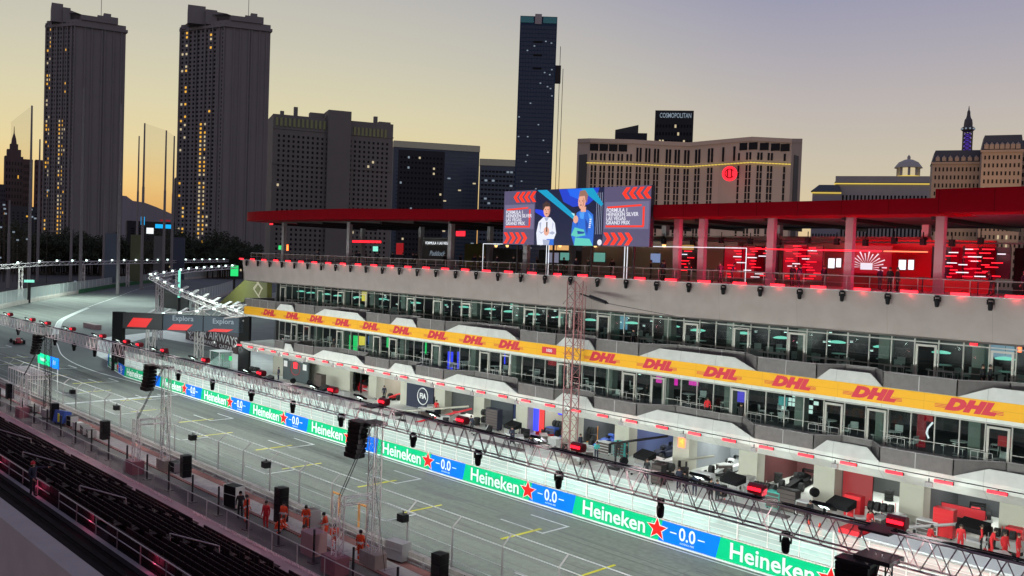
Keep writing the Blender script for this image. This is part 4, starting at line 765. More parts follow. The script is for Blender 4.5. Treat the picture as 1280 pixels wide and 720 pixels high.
def skeleton(pose):
    hand = lambda s, w, h: (w, h)
    if pose == 'stand': P = dict(pelvis=(0, 0, .93), waist=(0, 0, 1.08), chest=(0, 0, 1.32), neck=(0, 0, 1.5), head=(0, -.015, 1.62), crown=(0, 0, 1.70), el=(.25, .03, 1.13), wl=(.27, -.07, .88), er=(-.25, .03, 1.13), wr=(-.27, -.07, .88), kl=(.11, -.02, .5), al=(.12, 0, .09), kr=(-.11, -.02, .5), ar=(-.12, .03, .09))
    if pose == 'point': P = dict(pelvis=(0, 0, .93), waist=(0, 0, 1.08), chest=(0, 0, 1.32), neck=(0, 0, 1.5), head=(0, -.015, 1.62), crown=(0, 0, 1.70), el=(.42, -.18, 1.40), wl=(.62, -.34, 1.38), er=(-.25, .03, 1.13), wr=(-.2, -.16, .95), kl=(.11, -.02, .5), al=(.12, 0, .09), kr=(-.11, -.02, .5), ar=(-.12, .03, .09))
    if pose == 'work': P = dict(pelvis=(0, 0, .93), waist=(0, -.03, 1.08), chest=(0, -.1, 1.30), neck=(0, -.16, 1.46), head=(0, -.22, 1.57), crown=(0, -.22, 1.66), el=(.24, -.16, 1.08), wl=(.16, -.40, 1.05), er=(-.24, -.16, 1.08), wr=(-.16, -.40, 1.05), kl=(.12, -.05, .5), al=(.14, .05, .09), kr=(-.12, -.08, .5), ar=(-.14, -.12, .09))
    if pose == 'crouch': P = dict(pelvis=(0, .12, .45), waist=(0, .05, .62), chest=(0, -.14, .84), neck=(0, -.25, .98), head=(0, -.33, 1.07), crown=(0, -.36, 1.15), el=(.25, -.35, .62), wl=(.16, -.58, .5), er=(-.25, -.35, .62), wr=(-.16, -.58, .5), kl=(.16, -.34, .50), al=(.16, .0, .09), kr=(-.16, -.34, .46), ar=(-.16, .05, .09))
    c = V(P['chest']); n = V(P['neck']); t = (n - c).normalized(); P['sl'] = tuple(c + t * .11 + V((.19, 0, 0))); P['sr'] = tuple(c + t * .11 - V((.19, 0, 0)))
    pv = V(P['pelvis']); P['hl'] = tuple(pv + V((.1, 0, -.05))); P['hr'] = tuple(pv + V((-.1, 0, -.05)))
    for s in 'lr':
        a = V(P['a' + s]); P['t' + s] = (a.x, a.y - .17, .045); w_ = V(P['w' + s]); e = V(P['e' + s]); d = (w_ - e).normalized(); P['p' + s] = tuple(w_ + d * .08)
    Rr = dict(pelvis=.155, waist=.14, chest=.165, neck=.062, head=.098, crown=.08, sl=.08, sr=.08, el=.052, er=.052, wl=.036, wr=.036, pl=.038, pr=.038, hl=.1, hr=.1, kl=.072, kr=.072, al=.05, ar=.05, tl=.042, tr=.042)
    seg = [('pelvis', 'waist', 0), ('waist', 'chest', 0), ('chest', 'neck', 0), ('neck', 'head', 2), ('head', 'crown', 2)]
    for s in 'lr': seg += [('chest', 's' + s, 0), ('s' + s, 'e' + s, 0), ('e' + s, 'w' + s, 0), ('w' + s, 'p' + s, 2), ('pelvis', 'h' + s, 1), ('h' + s, 'k' + s, 1), ('k' + s, 'a' + s, 1), ('a' + s, 't' + s, 3)]
    return P, Rr, seg
PM = {}
for ps_ in ('stand', 'point', 'work', 'crouch'):
    P, Rr, seg = skeleton(ps_); me = person_mesh(P, Rr, seg, 'person_' + ps_)
    # fingers, nose, ears added to the same mesh
    bm = bmesh.new(); bm.from_mesh(me); ex = MB()
    for s, sg in (('l', 1), ('r', -1)):
        p = V(P['p' + s]); d = (p - V(P['w' + s])).normalized(); sd = V((0, 1, 0)) if abs(d.y) < .8 else V((1, 0, 0))
        for k, ln in enumerate((.065, .078, .074, .058)):
            b0 = p + sd * (.026 - k * .017) + d * .015; m0 = b0 + d * ln * .6; ex.bar(b0, m0, .0095, 5); ex.bar(m0, m0 + d * ln * .35 + V((-sg * .012, 0, 0)), .009, 5)
        ex.bar(p + sd * -.02 - d * .03, p - sd * .055 + d * .02, .011, 5)
    h = V(P['head']); ex.bar(h + V((0, -.085, .01)), h + V((0, -.118, -.02)), .014, 4); ex.bar(h + V((.09, .01, -.03)), h + V((.105, .01, .03)), .016, 4); ex.bar(h + V((-.09, .01, -.03)), h + V((-.105, .01, .03)), .016, 4)
    for f in ex.f:
        vs = [bm.verts.new(ex.v[i]) for i in f]; fc = bm.faces.new(vs); fc.material_index = 2
    bm.to_mesh(me); bm.free(); hb = MB(); c = V(P['crown']); hb.lathe([(.098, -.09), (.108, -.02), (.095, .05), (.05, .095), (.01, .105)], (c.x, c.y + .015, c.z - .005), 10)
    PM[ps_] = (me, hb, V(P['head']))
HM = {}; PMV = {}
def person(loc, rz, pose, top, bottom, label, hat=None, group=None, s=1.0):
    key = (pose, top, bottom)
    if key not in PMV:
        me = PM[pose][0].copy(); 
        for i, m_ in enumerate((top, bottom, 'skin', 'black')): me.materials[i] = M[m_]
        if top == 'orange':
            me.materials.append(M['whitec'])
            for p in me.polygons:
                if p.material_index in (0, 1) and (.98 < p.center.z < 1.07 or .30 < p.center.z < .38): p.material_index = 4
        PMV[key] = me
    o = bpy.data.objects.new('person', PMV[key]); COL.objects.link(o); o.location = loc; o.rotation_euler = (0, 0, rz); o.scale = (s, s, s); tag(o, label, 'person', group)
    hk = (pose, hat)
    if hk not in HM:
        b = PM[pose][1]; h = b.build('cap' if hat else 'hair', M[hat] if hat else M['hair'], o); HM[hk] = h.data
        fb = MB(); hd_ = PM[pose][2]
        for sx_ in (-.035, .035): fb.bar(hd_ + V((sx_, -.088, .02)), hd_ + V((sx_, -.099, .02)), .011, 6)
        fb.box(hd_.x - .028, hd_.x + .028, hd_.y - .097, hd_.y - .085, hd_.z - .058, hd_.z - .048); e_ = fb.build('face', M['hair'], o); HM[(pose, 'f')] = e_.data
    else:
        h = bpy.data.objects.new('cap' if hat else 'hair', HM[hk]); COL.objects.link(h); h.parent = o
        e_ = bpy.data.objects.new('face', HM.get((pose, 'f'))); COL.objects.link(e_); e_.parent = o
    return o
def P_(px, py, z): return gz(px, py, z)
W = [ # px, py(feet), level, pose, top, bottom, facing, label, hat
 (300, 648, .33, 'stand', 'blackc', 'blackc', 1.2, 'person in black standing beside the camera trolley on the service road', 'black'),
 (308, 653, .33, 'stand', 'orange', 'orange', 2.0, 'worker in orange overalls just behind the person in black', None),
 (332, 661, .33, 'stand', 'redc', 'redc', .5, 'person in red standing alone behind the fence', None),
 (354, 662, .33, 'stand', 'orange', 'orange', .4, 'worker in orange standing against the tall black speaker stack', 'black'),
 (347, 668, .33, 'crouch', 'orange', 'orange', 2.4, 'worker in orange crouching at the foot of the speaker stack', None),
 (382, 665, .33, 'work', 'orange', 'orange', 1.0, 'worker in orange leaning over beside a black case', 'black'),
 (385, 683, .33, 'crouch', 'orange', 'orange', 5, 'worker in orange kneeling behind the pink block', None),
 (408, 676, .33, 'work', 'orange', 'orange', 5.4, 'worker in orange with a grey vest left of the ballast blocks', 'black'),
 (417, 690, .33, 'work', 'orange', 'orange', 1.2, 'worker in orange bending in front of the ballast blocks', 'black'),
 (458, 697, .33, 'crouch', 'orange', 'orange', 5.6, 'worker in orange between the two lattice legs of the middle tower', 'black'),
 (450, 701, .33, 'stand', 'orange', 'orange', 3.6, 'worker in orange half hidden behind the middle tower', 'black'),
 (203, 448, .02, 'stand', 'blackc', 'blackc', .3, 'taller of two people in black walking near the dark lettered board', None), (209, 452, .02, 'stand', 'blackc', 'blackc', .8, 'second person in black walking beside the dark lettered board', None), (194, 444, .02, 'stand', 'navy', 'blackc', .8, 'person in dark clothes behind the pair near the dark lettered board', None),
 (348, 475, .02, 'stand', 'navy', 'navy', 0, 'person in dark blue standing before the pale end wall of the pit building', None),
 (808, 600, .02, 'stand', 'blackc', 'navy', .4, 'crew member in black by the pillar with the orange sign', None), (858, 617, .02, 'work', 'blackc', 'navy', 5.2, 'crew member in black bending near the silver car', 'black'), (868, 620, .02, 'stand', 'navy', 'navy', .4, 'crew member in navy between the silver car and the truss', None), (888, 627, .02, 'stand', 'blackc', 'blackc', .2, 'crew member in black left of the red lamp', None), (896, 629, .02, 'stand', 'navy', 'blackc', 3, 'crew member with hands down right of another crew member in black', None), (848, 612, .02, 'stand', 'navy', 'navy', 1, 'crew member in navy close to the pillar beside the silver car', None),
 (1010, 655, .02, 'work', 'blackc', 'blackc', 1, 'crew member in black in front of the dark garage', None), (1085, 668, .02, 'work', 'redc', 'redc', 1.0, 'crew member in red in front of the red garage', None), (1125, 680, .02, 'stand', 'redc', 'navy', 3.0, 'crew member in red shirt near the hanging speakers', None), (1200, 690, .02, 'stand', 'redc', 'redc', .4, 'crew member in red below the open boom', None), (1226, 690, .02, 'stand', 'redc', 'blackc', 5, 'crew member in red top and black trousers beneath the red garage box', None), (1255, 700, .02, 'stand', 'redc', 'redc', 1, 'crew member in red beside the pale pillar at far right', None), (1238, 694, .02, 'work', 'redc', 'redc', 2, 'crew member in red leaning over beside another red figure at far right', None), (1272, 702, .02, 'stand', 'redc', 'redc', 1.5, 'crew member in red at the right edge of the picture', None),
 (1160, 690, .02, 'work', 'redc', 'blackc', 2.5, 'crew member in red leaning over near the wide monitor box', None), (772, 574, .02, 'work', 'blackc', 'blackc', .5, 'crew member in black working on the long boom', None), (783, 578, .02, 'stand', 'blackc', 'blackc', 2, 'crew member in black standing at the foot of the boom', None), (725, 566, .02, 'stand', 'navy', 'teamteal', 1.5, 'crew member in teal trousers behind the red lamp', None), (745, 575, .02, 'work', 'teamteal', 'navy', 1.0, 'crew member in teal top near the yellow stand', None), (640, 555, .02, 'work', 'navy', 'navy', .6, 'crew member in navy outside the blue and red garage', None), (545, 520, .02, 'stand', 'redc', 'navy', .8, 'crew member in red shirt in front of the round emblem', None), (590, 540, .02, 'work', 'navy', 'blackc', .2, 'crew member in navy by the pink booms', None), (665, 560, .02, 'crouch', 'blackc', 'blackc', .2, 'crew member in black crouching outside the blue and red garage', None), (480, 500, .02, 'stand', 'navy', 'blackc', 1, 'person in navy outside the pale empty garage', None)]
for px, py, z, ps_, a, b, rz, lab, hat in W: person(gz(px, py, z), rz, ps_, a, b, lab, hat)
for i, (px, py, y, z, lab) in enumerate(((417, 440, 64, 4.95, 'person in black standing on the lower balcony left of the green lights'), (790, 471, 64, 10.08, 'person in dark clothes by an upper balcony door'), (1228, 480, 63.6, 10.08, 'person in black standing on the upper balcony at far right'), (1237, 481, 63.9, 10.08, 'second person in black on the upper balcony at far right'), (926, 520, 64, 4.95, 'person in black leaning on the lower balcony beside the violet screen'), (884, 515, 64.2, 4.95, 'person in pink top standing by the lower balcony door'), (808, 497, 66, 4.85, 'person in black behind the lower glass beside a door'), (777, 490, 66, 4.85, 'left person of a dark pair behind the lower glass'), (793, 492, 66, 4.85, 'right person of a dark pair behind the lower glass'))):
    person((gy(px, py, y).x, y, z), i * .7, 'stand', 'redc' if i == 5 else 'blackc', 'blackc', lab)
for i in range(46):
    x = -19 - i * 1.9 + rnd.uniform(-1.2, 1.2); y = 64 + rnd.uniform(0, 5)
    q = person((x, y, 16.3), rnd.uniform(0, 6), rnd.choice(('stand', 'work', 'stand')), 'blackc' if i % 3 else 'navy', 'blackc', 'dark clothed guest standing on the roof terrace', group='guests on the roof terrace')
# ------------------------------------------------------------ race cars
def race_car(col, lab, loc, rz, acc='black'):
    o = empty('race_car', loc, rz, lab, 'race car'); C_ = M[col]
    b = MB(); b.extr([(0, 0, 0)] * 0 or [(2.6, -.12, .28), (2.6, -.12, .42), (1.2, -.2, .62), (.4, -.3, .68), (.1, -.28, .62), (-.4, -.28, .62), (-.5, -.2, 1.02), (-.8, -.18, 1.0), (-2.2, -.12, .5), (-2.3, -.12, .25), (1.0, -.28, .12)], (0, .24 + .06, 0))
    for i, (x, y, z) in enumerate(b.v):
        if y > 0: b.v[i] = (x, -b.v[i][1] if False else abs(y) + .0, z)
    b.v = [(x, (-.28 if x < 1.5 else -.13) if y < 0 else (.28 if x < 1.5 else .13), z) for x, y, z in b.v]
    b.build('body', C_, o)
    for s in (-1, 1): b = MB(); b.prism([(-.0, s * .28), (.5, s * .62), (-.3, s * .74), (-1.7, s * .34), (-1.7, s * .2)][::(1 if s > 0 else -1)], .16, .56); b.build('sidepod', C_, o)
    MB().box(-2.1, 1.6, -.72, .72, .06, .13).build('floor', M['black'], o)
    b = MB(); b.box(2.5, 2.95, -.95, .95, .12, .17); b.box(2.45, 2.6, -.95, .95, .22, .26); b.box(2.4, 3.0, -.97, -.93, .1, .4); b.box(2.4, 3.0, .93, .97, .1, .4); b.build('front_wing', M[acc], o)
    b = MB(); b.box(-2.75, -2.35, -.5, .5, .86, .92); b.box(-2.65, -2.45, -.5, .5, .72, .76); b.box(-2.8, -2.3, -.52, -.48, .35, .95); b.box(-2.8, -2.3, .48, .52, .35, .95); b.build('rear_wing', M[acc], o)
    b = MB(); b.path([(-.35, -.25, .75), (.0, -.2, .92), (.45, 0, .72)], .035, 5); b.path([(-.35, .25, .75), (.0, .2, .92), (.45, 0, .72)], .035, 5); b.build('halo', M['black'], o)
    b = MB(); b.lathe([(.13, .6), (.15, .78), (.09, .9)], (-.15, 0, 0), 8); b.build('headrest', M['black'], o)
    for x, y in ((1.75, -.8), (1.75, .8), (-1.75, -.78), (-1.75, .78)):
        wv = MB(); wv.bar((x, y - .17, .35), (x, y + .17, .35), .355, 16); wv = wv.build('wheel', M['rubber'], o); MB().bar((x, y - .18, .35), (x, y + .18, .35), .2, 10).build('rim', M['blackm'], wv)
        MB().bar((x, y * .3, .4), (x, y * .85, .36), .025).build('suspension', M['black'], o)
    return o
race_car('red', 'dark red open-wheel race car alone on the track at the far left', gz(22, 429, 0), math.radians(172), 'black')
race_car('whitec', 'silver and black race car parked nose out in an open garage', (-42.8, 67.6, .02), math.radians(-80)); race_car('navy', 'dark blue race car in the garage left of the orange sign', (-49.8, 67.5, .02), math.radians(-80)); race_car('bluec', 'blue and white race car beside the lattice mast', (-56.2, 67.4, .02), math.radians(-80), 'whitec'); race_car('navy', 'dark race car in the blue and red garage', (-62.8, 67.8, .02), math.radians(-85), 'redc'); race_car('red', 'red race car in the red garage at far right', (-23, 68.4, .02), math.radians(-75)); race_car('redc', 'glossy red race car in the garage left of the round emblem', (-89.5, 68.0, .02), math.radians(-85))
race_car('black', 'black race car under covers in the dark garage', (-36.4, 68.0, .02), math.radians(-80))
# ------------------------------------------------------------ garage furniture and pit equipment
def prop(name, loc, label, cat, rz=0, group=None): return empty(name, loc, rz, label, cat, group)
def monitor_box(px, py, lab):   # pit gantry monitor box on legs
    o = prop('monitor_trolley', gz(px, py, .02), lab, 'trolley', -.2); MB().extr([(-.9, -.5, 1.1), (-.9, .5, 1.3), (-.9, .5, 1.8), (-.9, -.5, 1.4)], (1.8, 0, 0)).build('hood', M['black'], o)
    MB().box(-.8, .8, -.45, .35, .5, .62).build('shelf', M['whitec'], o); b = MB(); [b.bar((x, y, 0), (x, y, 1.2), .03) for x in (-.8, .8) for y in (-.4, .4)]; b.build('leg', M['steel'], o); return o
for i, (px, py, lab) in enumerate(((510, 505, 'small black hooded trolley outside the pale empty garage'), (460, 492, 'white based hooded trolley left of the red helmet lamp'), (640, 550, 'black hooded trolley left of the blue and red garage'), (805, 590, 'black hooded trolley outside the dark blue car garage'), (915, 622, 'black hooded trolley beside a pale pillar in the silver car garage'), (1050, 655, 'black hooded trolley left of the red robot stand'), (1215, 685, 'wide black hooded trolley at the open red garage'), (335, 487, 'white hooded trolley before the pale end wall'), (404, 500, 'small hooded trolley right of the dark display wall'))): monitor_box(px, py, lab)
def boom(p, q, m_, lab):
    o = prop('overhead_boom', (p.x, p.y, 0), lab, 'boom'); MB().bar((0, 0, 0), (0, 0, p.z), .09, 6).build('post', M['blackm'], o); MB().bar((-.6, 0, p.z), V(q) - V((p.x, p.y, 0)), .11, 5).build('arm', M[m_], o); MB().box(-.5, .5, -.4, .4, 0, .25).build('base', M['blackm'], o); MB().bar((-.6, -.1, p.z), (-.6, -.1, p.z - .8), .12, 6).build('hose_reel', M['black'], o); return o
boom(gy(497, 516, 60), gy(586, 508, 64), 'pillar', 'pale boom arm near the round emblem garage'); boom(gy(425 + 75, 535, 58), gy(590, 511, 63), 'red', 'pinkish red boom arm reaching towards the grey garage'); boom(gy(770, 556, 60), gy(835, 545, 64), 'blackm', 'black boom arm with hoses in front of the dark blue car'); boom(gy(858, 577, 62), gy(892, 570, 66), 'pillar', 'pale boom arm over the silver car'); boom(gy(1143, 662, 60), gy(1240, 652, 64), 'steel', 'long grey boom arm reaching over the red garage')
def rack(px, py, w_, h_, m_, lab, n=4):
    o = prop('tyre_rack', gz(px, py, .02), lab, 'tyre rack', .1)
    for k in range(n):
        for r_ in range(2): MB().bar((-w_ / 2 + w_ * (k + .5) / n - .15, 0, .4 + r_ * .78), (-w_ / 2 + w_ * (k + .5) / n + .15, 0, .4 + r_ * .78), .34, 14).build('tyre', M['rubber'], o)
    b = MB(); b.box(-w_ / 2, w_ / 2, -.3, .3, .0, .08); [b.bar((x, .3, 0), (x, .3, h_), .03) for x in (-w_ / 2, 0, w_ / 2)]; b.build('frame', M[m_], o); return o
for px, py, m_, lab in ((318, 472, 'steel', 'rack of black tyres left of the pale end wall'), (610, 530, 'steel', 'rack of black tyres under the pink booms'), (735, 552, 'orangepaint', 'rack of tyres beside the lattice mast with yellow frame'), (830, 600, 'steel', 'rack of tyres beside the pillar with the orange sign'), (955, 628, 'steel', 'rack of tyres beside the red lamp in the dark garage'), (1100, 655, 'red', 'rack of tyres in the first red garage'), (1250, 690, 'red', 'rack of tyres at the right edge'), (700, 545, 'bluec', 'low rack of tyres right of the blue and red garage')): rack(px, py, 1.8, 1.6, m_, lab)
def cabinet(px, py, w_, h_, m_, lab, z=.02, rz=0., d_=.7):
    o = prop('tool_cabinet', gz(px, py, z), lab, 'cabinet', rz); MB().box(-w_ / 2, w_ / 2, -d_ / 2, d_ / 2, .12, h_).build('carcass', M[m_], o)
    b = MB(); n = max(2, int(h_ / .3)); [b.box(-w_ / 2 + .05, w_ / 2 - .05, -d_ / 2 - .02, -d_ / 2, .17 + (h_ - .2) * k / n, .12 + (h_ - .2) * (k + 1) / n) for k in range(n)]; b.build('drawer', M['case'] if m_ != 'red' else M['redc'], o)
    b = MB(); [b.bar((x, y - .05, .06), (x, y + .05, .06), .06, 8) for x in (-w_ / 2 + .1, w_ / 2 - .1) for y in (-d_ / 3, d_ / 3)]; b.build('castor', M['rubber'], o); return o
for a in ((400, 487, 1.6, 2.0, 'case', 'dark cabinet with bars beside the display wall'), (547, 507, 1.2, 1.0, 'blackm', 'small dark cabinet in front of the round emblem'), (617, 537, 1.8, 2.2, 'navy', 'tall navy cabinet beside the pink booms'), (776, 572, 1.2, 1.5, 'teamteal', 'teal cabinet near the black boom'), (757, 568, 1.3, 1.2, 'whitec', 'white cabinet right of the yellow rack'), (823, 606, 1.0, 1.7, 'blackm', 'black cabinet under the orange sign'), (968, 636, 1.1, 1.3, 'tealp', 'pale teal equipment stand beside the red lamp'), (985, 640, 1.5, 1.7, 'blackm', 'black cabinet in front of the dark garage'), (1005, 645, 1.0, 1.1, 'whitec', 'white framed stand in front of the dark garage'), (1067, 652, 1.2, 1.9, 'red', 'red cabinet with robot-like stand in the red garage'), (1180, 672, 1.3, 2.0, 'red', 'red cabinet beside the open boom'), (1160, 668, 1.4, 1.0, 'whitec', 'low white cabinet under the boom'), (1268, 690, 1.0, 1.6, 'red', 'red cabinet at the right edge'), (880, 606, 1.6, 1.0, 'whitec', 'low white bench beside the silver car'), (690, 545, 1.2, .9, 'bluec', 'low blue cabinet outside the blue and red garage')): cabinet(*a)
def cone(px, py):
    o = prop('traffic_cone', gz(px, py, .02), 'red cone standing on the pale pit lane', 'cone', group='red cones on the pit lane'); MB().lathe([(.3, .05), (.05, .95), (.03, 1.0)], n=10).build('body', mat('cone_red', (.75, .05, .02), .5) if 'cone_red' not in bpy.data.materials else bpy.data.materials['cone_red'], o); MB().box(-.32, .32, -.32, .32, 0, .05).build('foot', M['black'], o)
for p in ((1010, 668), (1024, 672), (905, 640)): cone(*p)
# red helmet shaped lamps in front of the garages
for i, (px, py) in enumerate(((455, 480),)): 
    o = prop('kit_bag', gz(px, py + 8, .02), 'red domed cover in the pale empty garage', 'cover'); MB().lathe([(.8, 0), (.9, .5), (.6, 1.1), (.2, 1.3)], n=10).build('shell', M['red'], o)
# display wall, emblem, posters on garages
o = prop('display_wall', (gy(371, 450, 63.5).x, 63.5, 0), 'dark wall with white lettering and three red number displays before the garages', 'display wall'); MB().box(-3.6, 3.0, 0, .2, .1, 3.6).build('panel', mat('slate', (.05, .065, .07), .6), o); text('FORMULA 1', .22, M['wtxt'], o, (-.4, -.02, 3.3)); text('LAS VEGAS GRAND PRIX', .34, M['wtxt'], o, (-.2, -.02, 2.95))
for x, m_ in ((-2.9, 'wtxt'), (-.3, 'red'), (2.1, 'wtxt')): b = MB(); b.box(x - .45, x + .45, -.03, -.005, 1.9, 2.7); b.build('number_display', E_['redsoft'] if m_ == 'red' else M['wtxt'], o)
b = MB(); b.path([(-.3 + 1.2 * math.cos(t * .5), -.02, 1.9 + .9 * math.sin(t * .5)) for t in range(14)], .03); b.build('outline', M['redc'], o)
o = prop('round_emblem', (-83.0 + .3, 64.9, 0), 'navy garage screen with white round lettered emblem', 'screen'); MB().box(-2.5, 2.5, 0, .15, 0, 2.95).build('panel', M['navy'], o)
b = MB(); b.path([(.6 + .95 * math.cos(t * math.pi / 10), -.03, 1.5 + .95 * math.sin(t * math.pi / 10)) for t in range(21)], .06); b.build('ring', M['wtxt'], o); text('FIA', .85, M['wtxt'], o, (.6, -.02, 1.5), off=.03)
for x, z, w_, h_, m_, lab in ((-45.9, 1.9, .6, 1.0, E_['orange'], 'small orange yellow lit sign on the pillar left of the silver car'),):
    o = prop('pillar_sign', (x, 64.9, z), lab, 'sign'); MB().box(-w_ / 2, w_ / 2, 0, .06, 0, h_).build('face', m_, o); MB().tri((-.2, -.01, .5), (.2, -.01, .25), (.2, -.01, .75)).build('arrow', E_['yellow'], o)
def poster(x0, x1, z0, z1, y, m_, lab): o = prop('garage_poster', (x0, y, z0), lab, 'poster'); MB().box(0, x1 - x0, 0, .06, 0, z1 - z0).build('face', m_, o); MB().box(-.04, x1 - x0 + .04, .06, .1, -.04, z1 - z0 + .04).build('frame', M['black'], o)
poster(-65.3, -64.2, .2, 2.9, 65.9, E_['blue'], 'upright blue lit strip at the left side of a garage'); poster(-64.0, -63.3, .1, 3.0, 65.7, emis('redposter', (1, .02, .02), .9), 'upright red lit strip beside a blue lit strip'); poster(-62.6, -60.9, 2.1, 2.8, 67, E_['blue'], 'small blue lit board over the dark race car')
poster(-57.5, -55.5, 2.0, 2.7, 69, E_['blue'], 'blue lit board behind the blue and white car'); poster(-55.2, -53.6, 1.3, 2.9, 69.2, emis('orangeposter', (.9, .12, .04), .6), 'orange red board behind the blue and white car'); poster(-52.0, -49.0, 2.1, 3.1, 68, emis('redboard', (.8, .02, .02), .8), 'bright red board high in the garage with the black boom'); poster(-90.8, -88.2, .5, 3.0, 70, emis('redpics', (.6, .02, .02), .5), 'red picture wall in the garage left of the round emblem'); poster(-79.0, -74.5, .4, 2.9, 66, M['dark2'], 'dark curtain in the grey garage'); poster(-71.5, -68, .1, 2.7, 65.8, mat('slate2', (.03, .035, .045), .6), 'slate panel behind the pink booms'); poster(-31.8, -29.5, .1, 3.0, 66.2, E_['reddim'], 'red lit side panel in the first red garage'); poster(-20.0 - 4.6, -21.7, .2, 1.5, 66.5, M['red'], 'red cabinet front with small emblem at the far right garage')
for i, (x, z) in enumerate(((-97.3, 2.2), (-95.8, 2.2))): poster(x - .1, x + .15, .1, 3.1, 65.6, M['black'], ('left', 'right')[i] + ' black upright strip in the pale empty garage')
# ------------------------------------------------------------ paddock gear behind the near barrier
def stack(px, py, n, lab, s=.82):
    o = prop('speaker_stack', gz(px, py, .33), lab, 'speaker', rnd.uniform(-.1, .1))
    for k in range(n):
        sp_ = MB(); sp_.box(-.42 * s, .42 * s, -.4 * s, .4 * s, k * .56, k * .56 + .54); sp_ = sp_.build('speaker_cabinet', M['black'], o); MB().box(-.38 * s, .38 * s, -.42 * s, -.402 * s, k * .56 + .04, k * .56 + .50).build('grille', M['blackm'], sp_)
    return o
for px, py, n, lab in ((131, 549, 3, 'black speaker stack left of the slender lattice tower'), (232, 596, 3, 'black speaker stack right of the slender lattice tower'), (351, 652, 4, 'tall black speaker stack beside the crouching orange worker'), (549, 730, 3, 'black speaker stack at the bottom edge of the picture'), (12, 498, 3, 'black speaker stack at the left edge'), (68, 525, 3, 'black speaker stack beside the blue covered barrow')): stack(px, py, n, lab)
def fcase(px, py, w_, h_, m_, lab, rz=.0): 
    o = prop('flight_case', gz(px, py, .33), lab, 'case', rz); MB().box(-w_ / 2, w_ / 2, -.35, .35, .1, h_).build('shell', M[m_], o); b = MB(); [b.box(x - .03, x + .03, -.36, .36, .1, h_ + .01) for x in (-w_ / 2, w_ / 2)]; b.box(-w_ / 2, w_ / 2, -.365, -.35, h_ * .6, h_ * .6 + .04); b.build('edging', M['steel'], o)
    b = MB(); [b.bar((x, y, .05), (x, y + .06, .05), .05, 8) for x in (-w_ / 2 + .1, w_ / 2 - .1) for y in (-.25, .2)]; b.build('castor', M['rubber'], o)
for a in ((98, 538, .9, .75, 'steel', 'silver case beside the blue cover'), (107, 543, 1.5, .8, 'case', 'brown case beside the silver case'), (114, 547, 1.2, .7, 'case', 'lower brown case left of a speaker stack'), (40, 515, 1.6, .7, 'case', 'long dark case near the left edge'), (59, 522, 1.2, .8, 'concrete', 'grey case left of the blue cover'), (219, 590, 1.2, .8, 'black', 'black open case beside the speaker stack'), (292, 634, 1.3, 1.5, 'black', 'black camera trolley with white panel'), (390, 660, .8, 1.2, 'case', 'dark case behind the bending orange worker'), (497, 700, 1.3, 1.1, 'steel', 'grey generator box right of the middle tower'), (90, 533, .9, 1.0, 'black', 'black drum case right of the blue cover')): fcase(*a, rnd.uniform(-.2, .2))
o = prop('covered_barrow', gz(78, 530, .33), 'blue covered barrow with a yellow strip', 'barrow', .2); MB().extr([(-.9, -.5, .2), (-.9, .5, .2), (-.8, .4, 1.2), (-.8, -.3, 1.35)], (1.7, 0, 0)).build('cover', M['bluec'], o); MB().box(.15, .4, -.58, -.52, .3, 1.1).build('strip', M['yellow'], o); b = MB(); [b.bar((x, y, .12), (x, y + .08, .12), .12, 8) for x in (-.6, .6) for y in (-.4, .3)]; b.build('wheel', M['rubber'], o)
for px, py, lab in ((419, 645, 'orange gate frame left of the middle tower'), (453, 662, 'orange gate frame behind the middle tower')):
    o = prop('gate_frame', gz(px, py + 8, .33), lab, 'gate'); b = MB(); b.bar((-.45, 0, 0), (-.45, 0, 1.9), .07); b.bar((.45, 0, 0), (.45, 0, 1.9), .07); b.bar((-.5, 0, 1.9), (.5, 0, 1.9), .07); b.bar((-.5, 0, .1), (.5, 0, .1), .07); b.build('frame', M['orangepaint'], o)
for i, (px, py) in enumerate(((91, 489), (146, 509), (241, 546), (333, 580), (504, 646))):
    p = gy(px, py, 31.2); o = prop('camera_box', (p.x, 31.2, p.z - .25), 'black camera box fixed on the near catch fence, ' + ('farthest left', 'second from the left', 'right of the slender lattice tower', 'above the tall speaker stack', 'right of the middle tower')[i], 'camera'); MB().box(-.28, .28, -.25, .2, 0, .42).build('housing', M['black'], o); MB().bar((0, 0, .42), (0, 0, .6), .04).build('aerial', M['blackm'], o); MB().bar((0, .2, .2), (0, .35, .2), .08, 8).build('lens', M['darkglass'], o)
o = prop('pink_block', gz(392, 692, .33), 'pinkish square ballast block beside the orange workers', 'block'); MB().box(-.6, .6, -.5, .5, 0, 1.3).build('body', mat('pinkish', (.34, .20, .20), .8), o)
# hanging sign over the near side of the track
p0 = gy(47, 457, 33); p1 = gy(73, 445, 33); o = prop('track_sign', (p0.x, 33, p0.z), 'small green and blue board on the near side of the track at far left', 'board'); w_ = p1.x - p0.x; h_ = 1.2; p0.z += .35; o.location.z = p0.z
MB().box(0, w_ * .62, 0, .1, 0, h_).build('green_panel', M['hgreen'], o); MB().box(w_ * .62, w_, 0, .1, 0, h_).build('blue_panel', M['hblue'], o); text('Heineken', h_ * .6, M['wtxt'], o, (w_ * .28, -.02, h_ * .5), sx=.8, off=.01); text('0.0', h_ * .6, M['wtxt'], o, (w_ * .82, -.02, h_ * .5)); b = MB(); b.bar((.3, .05, -p0.z), (.3, .05, 0), .06); b.bar((w_ - .3, .05, -p0.z), (w_ - .3, .05, 0), .06); b.build('post', M['steel'], o)
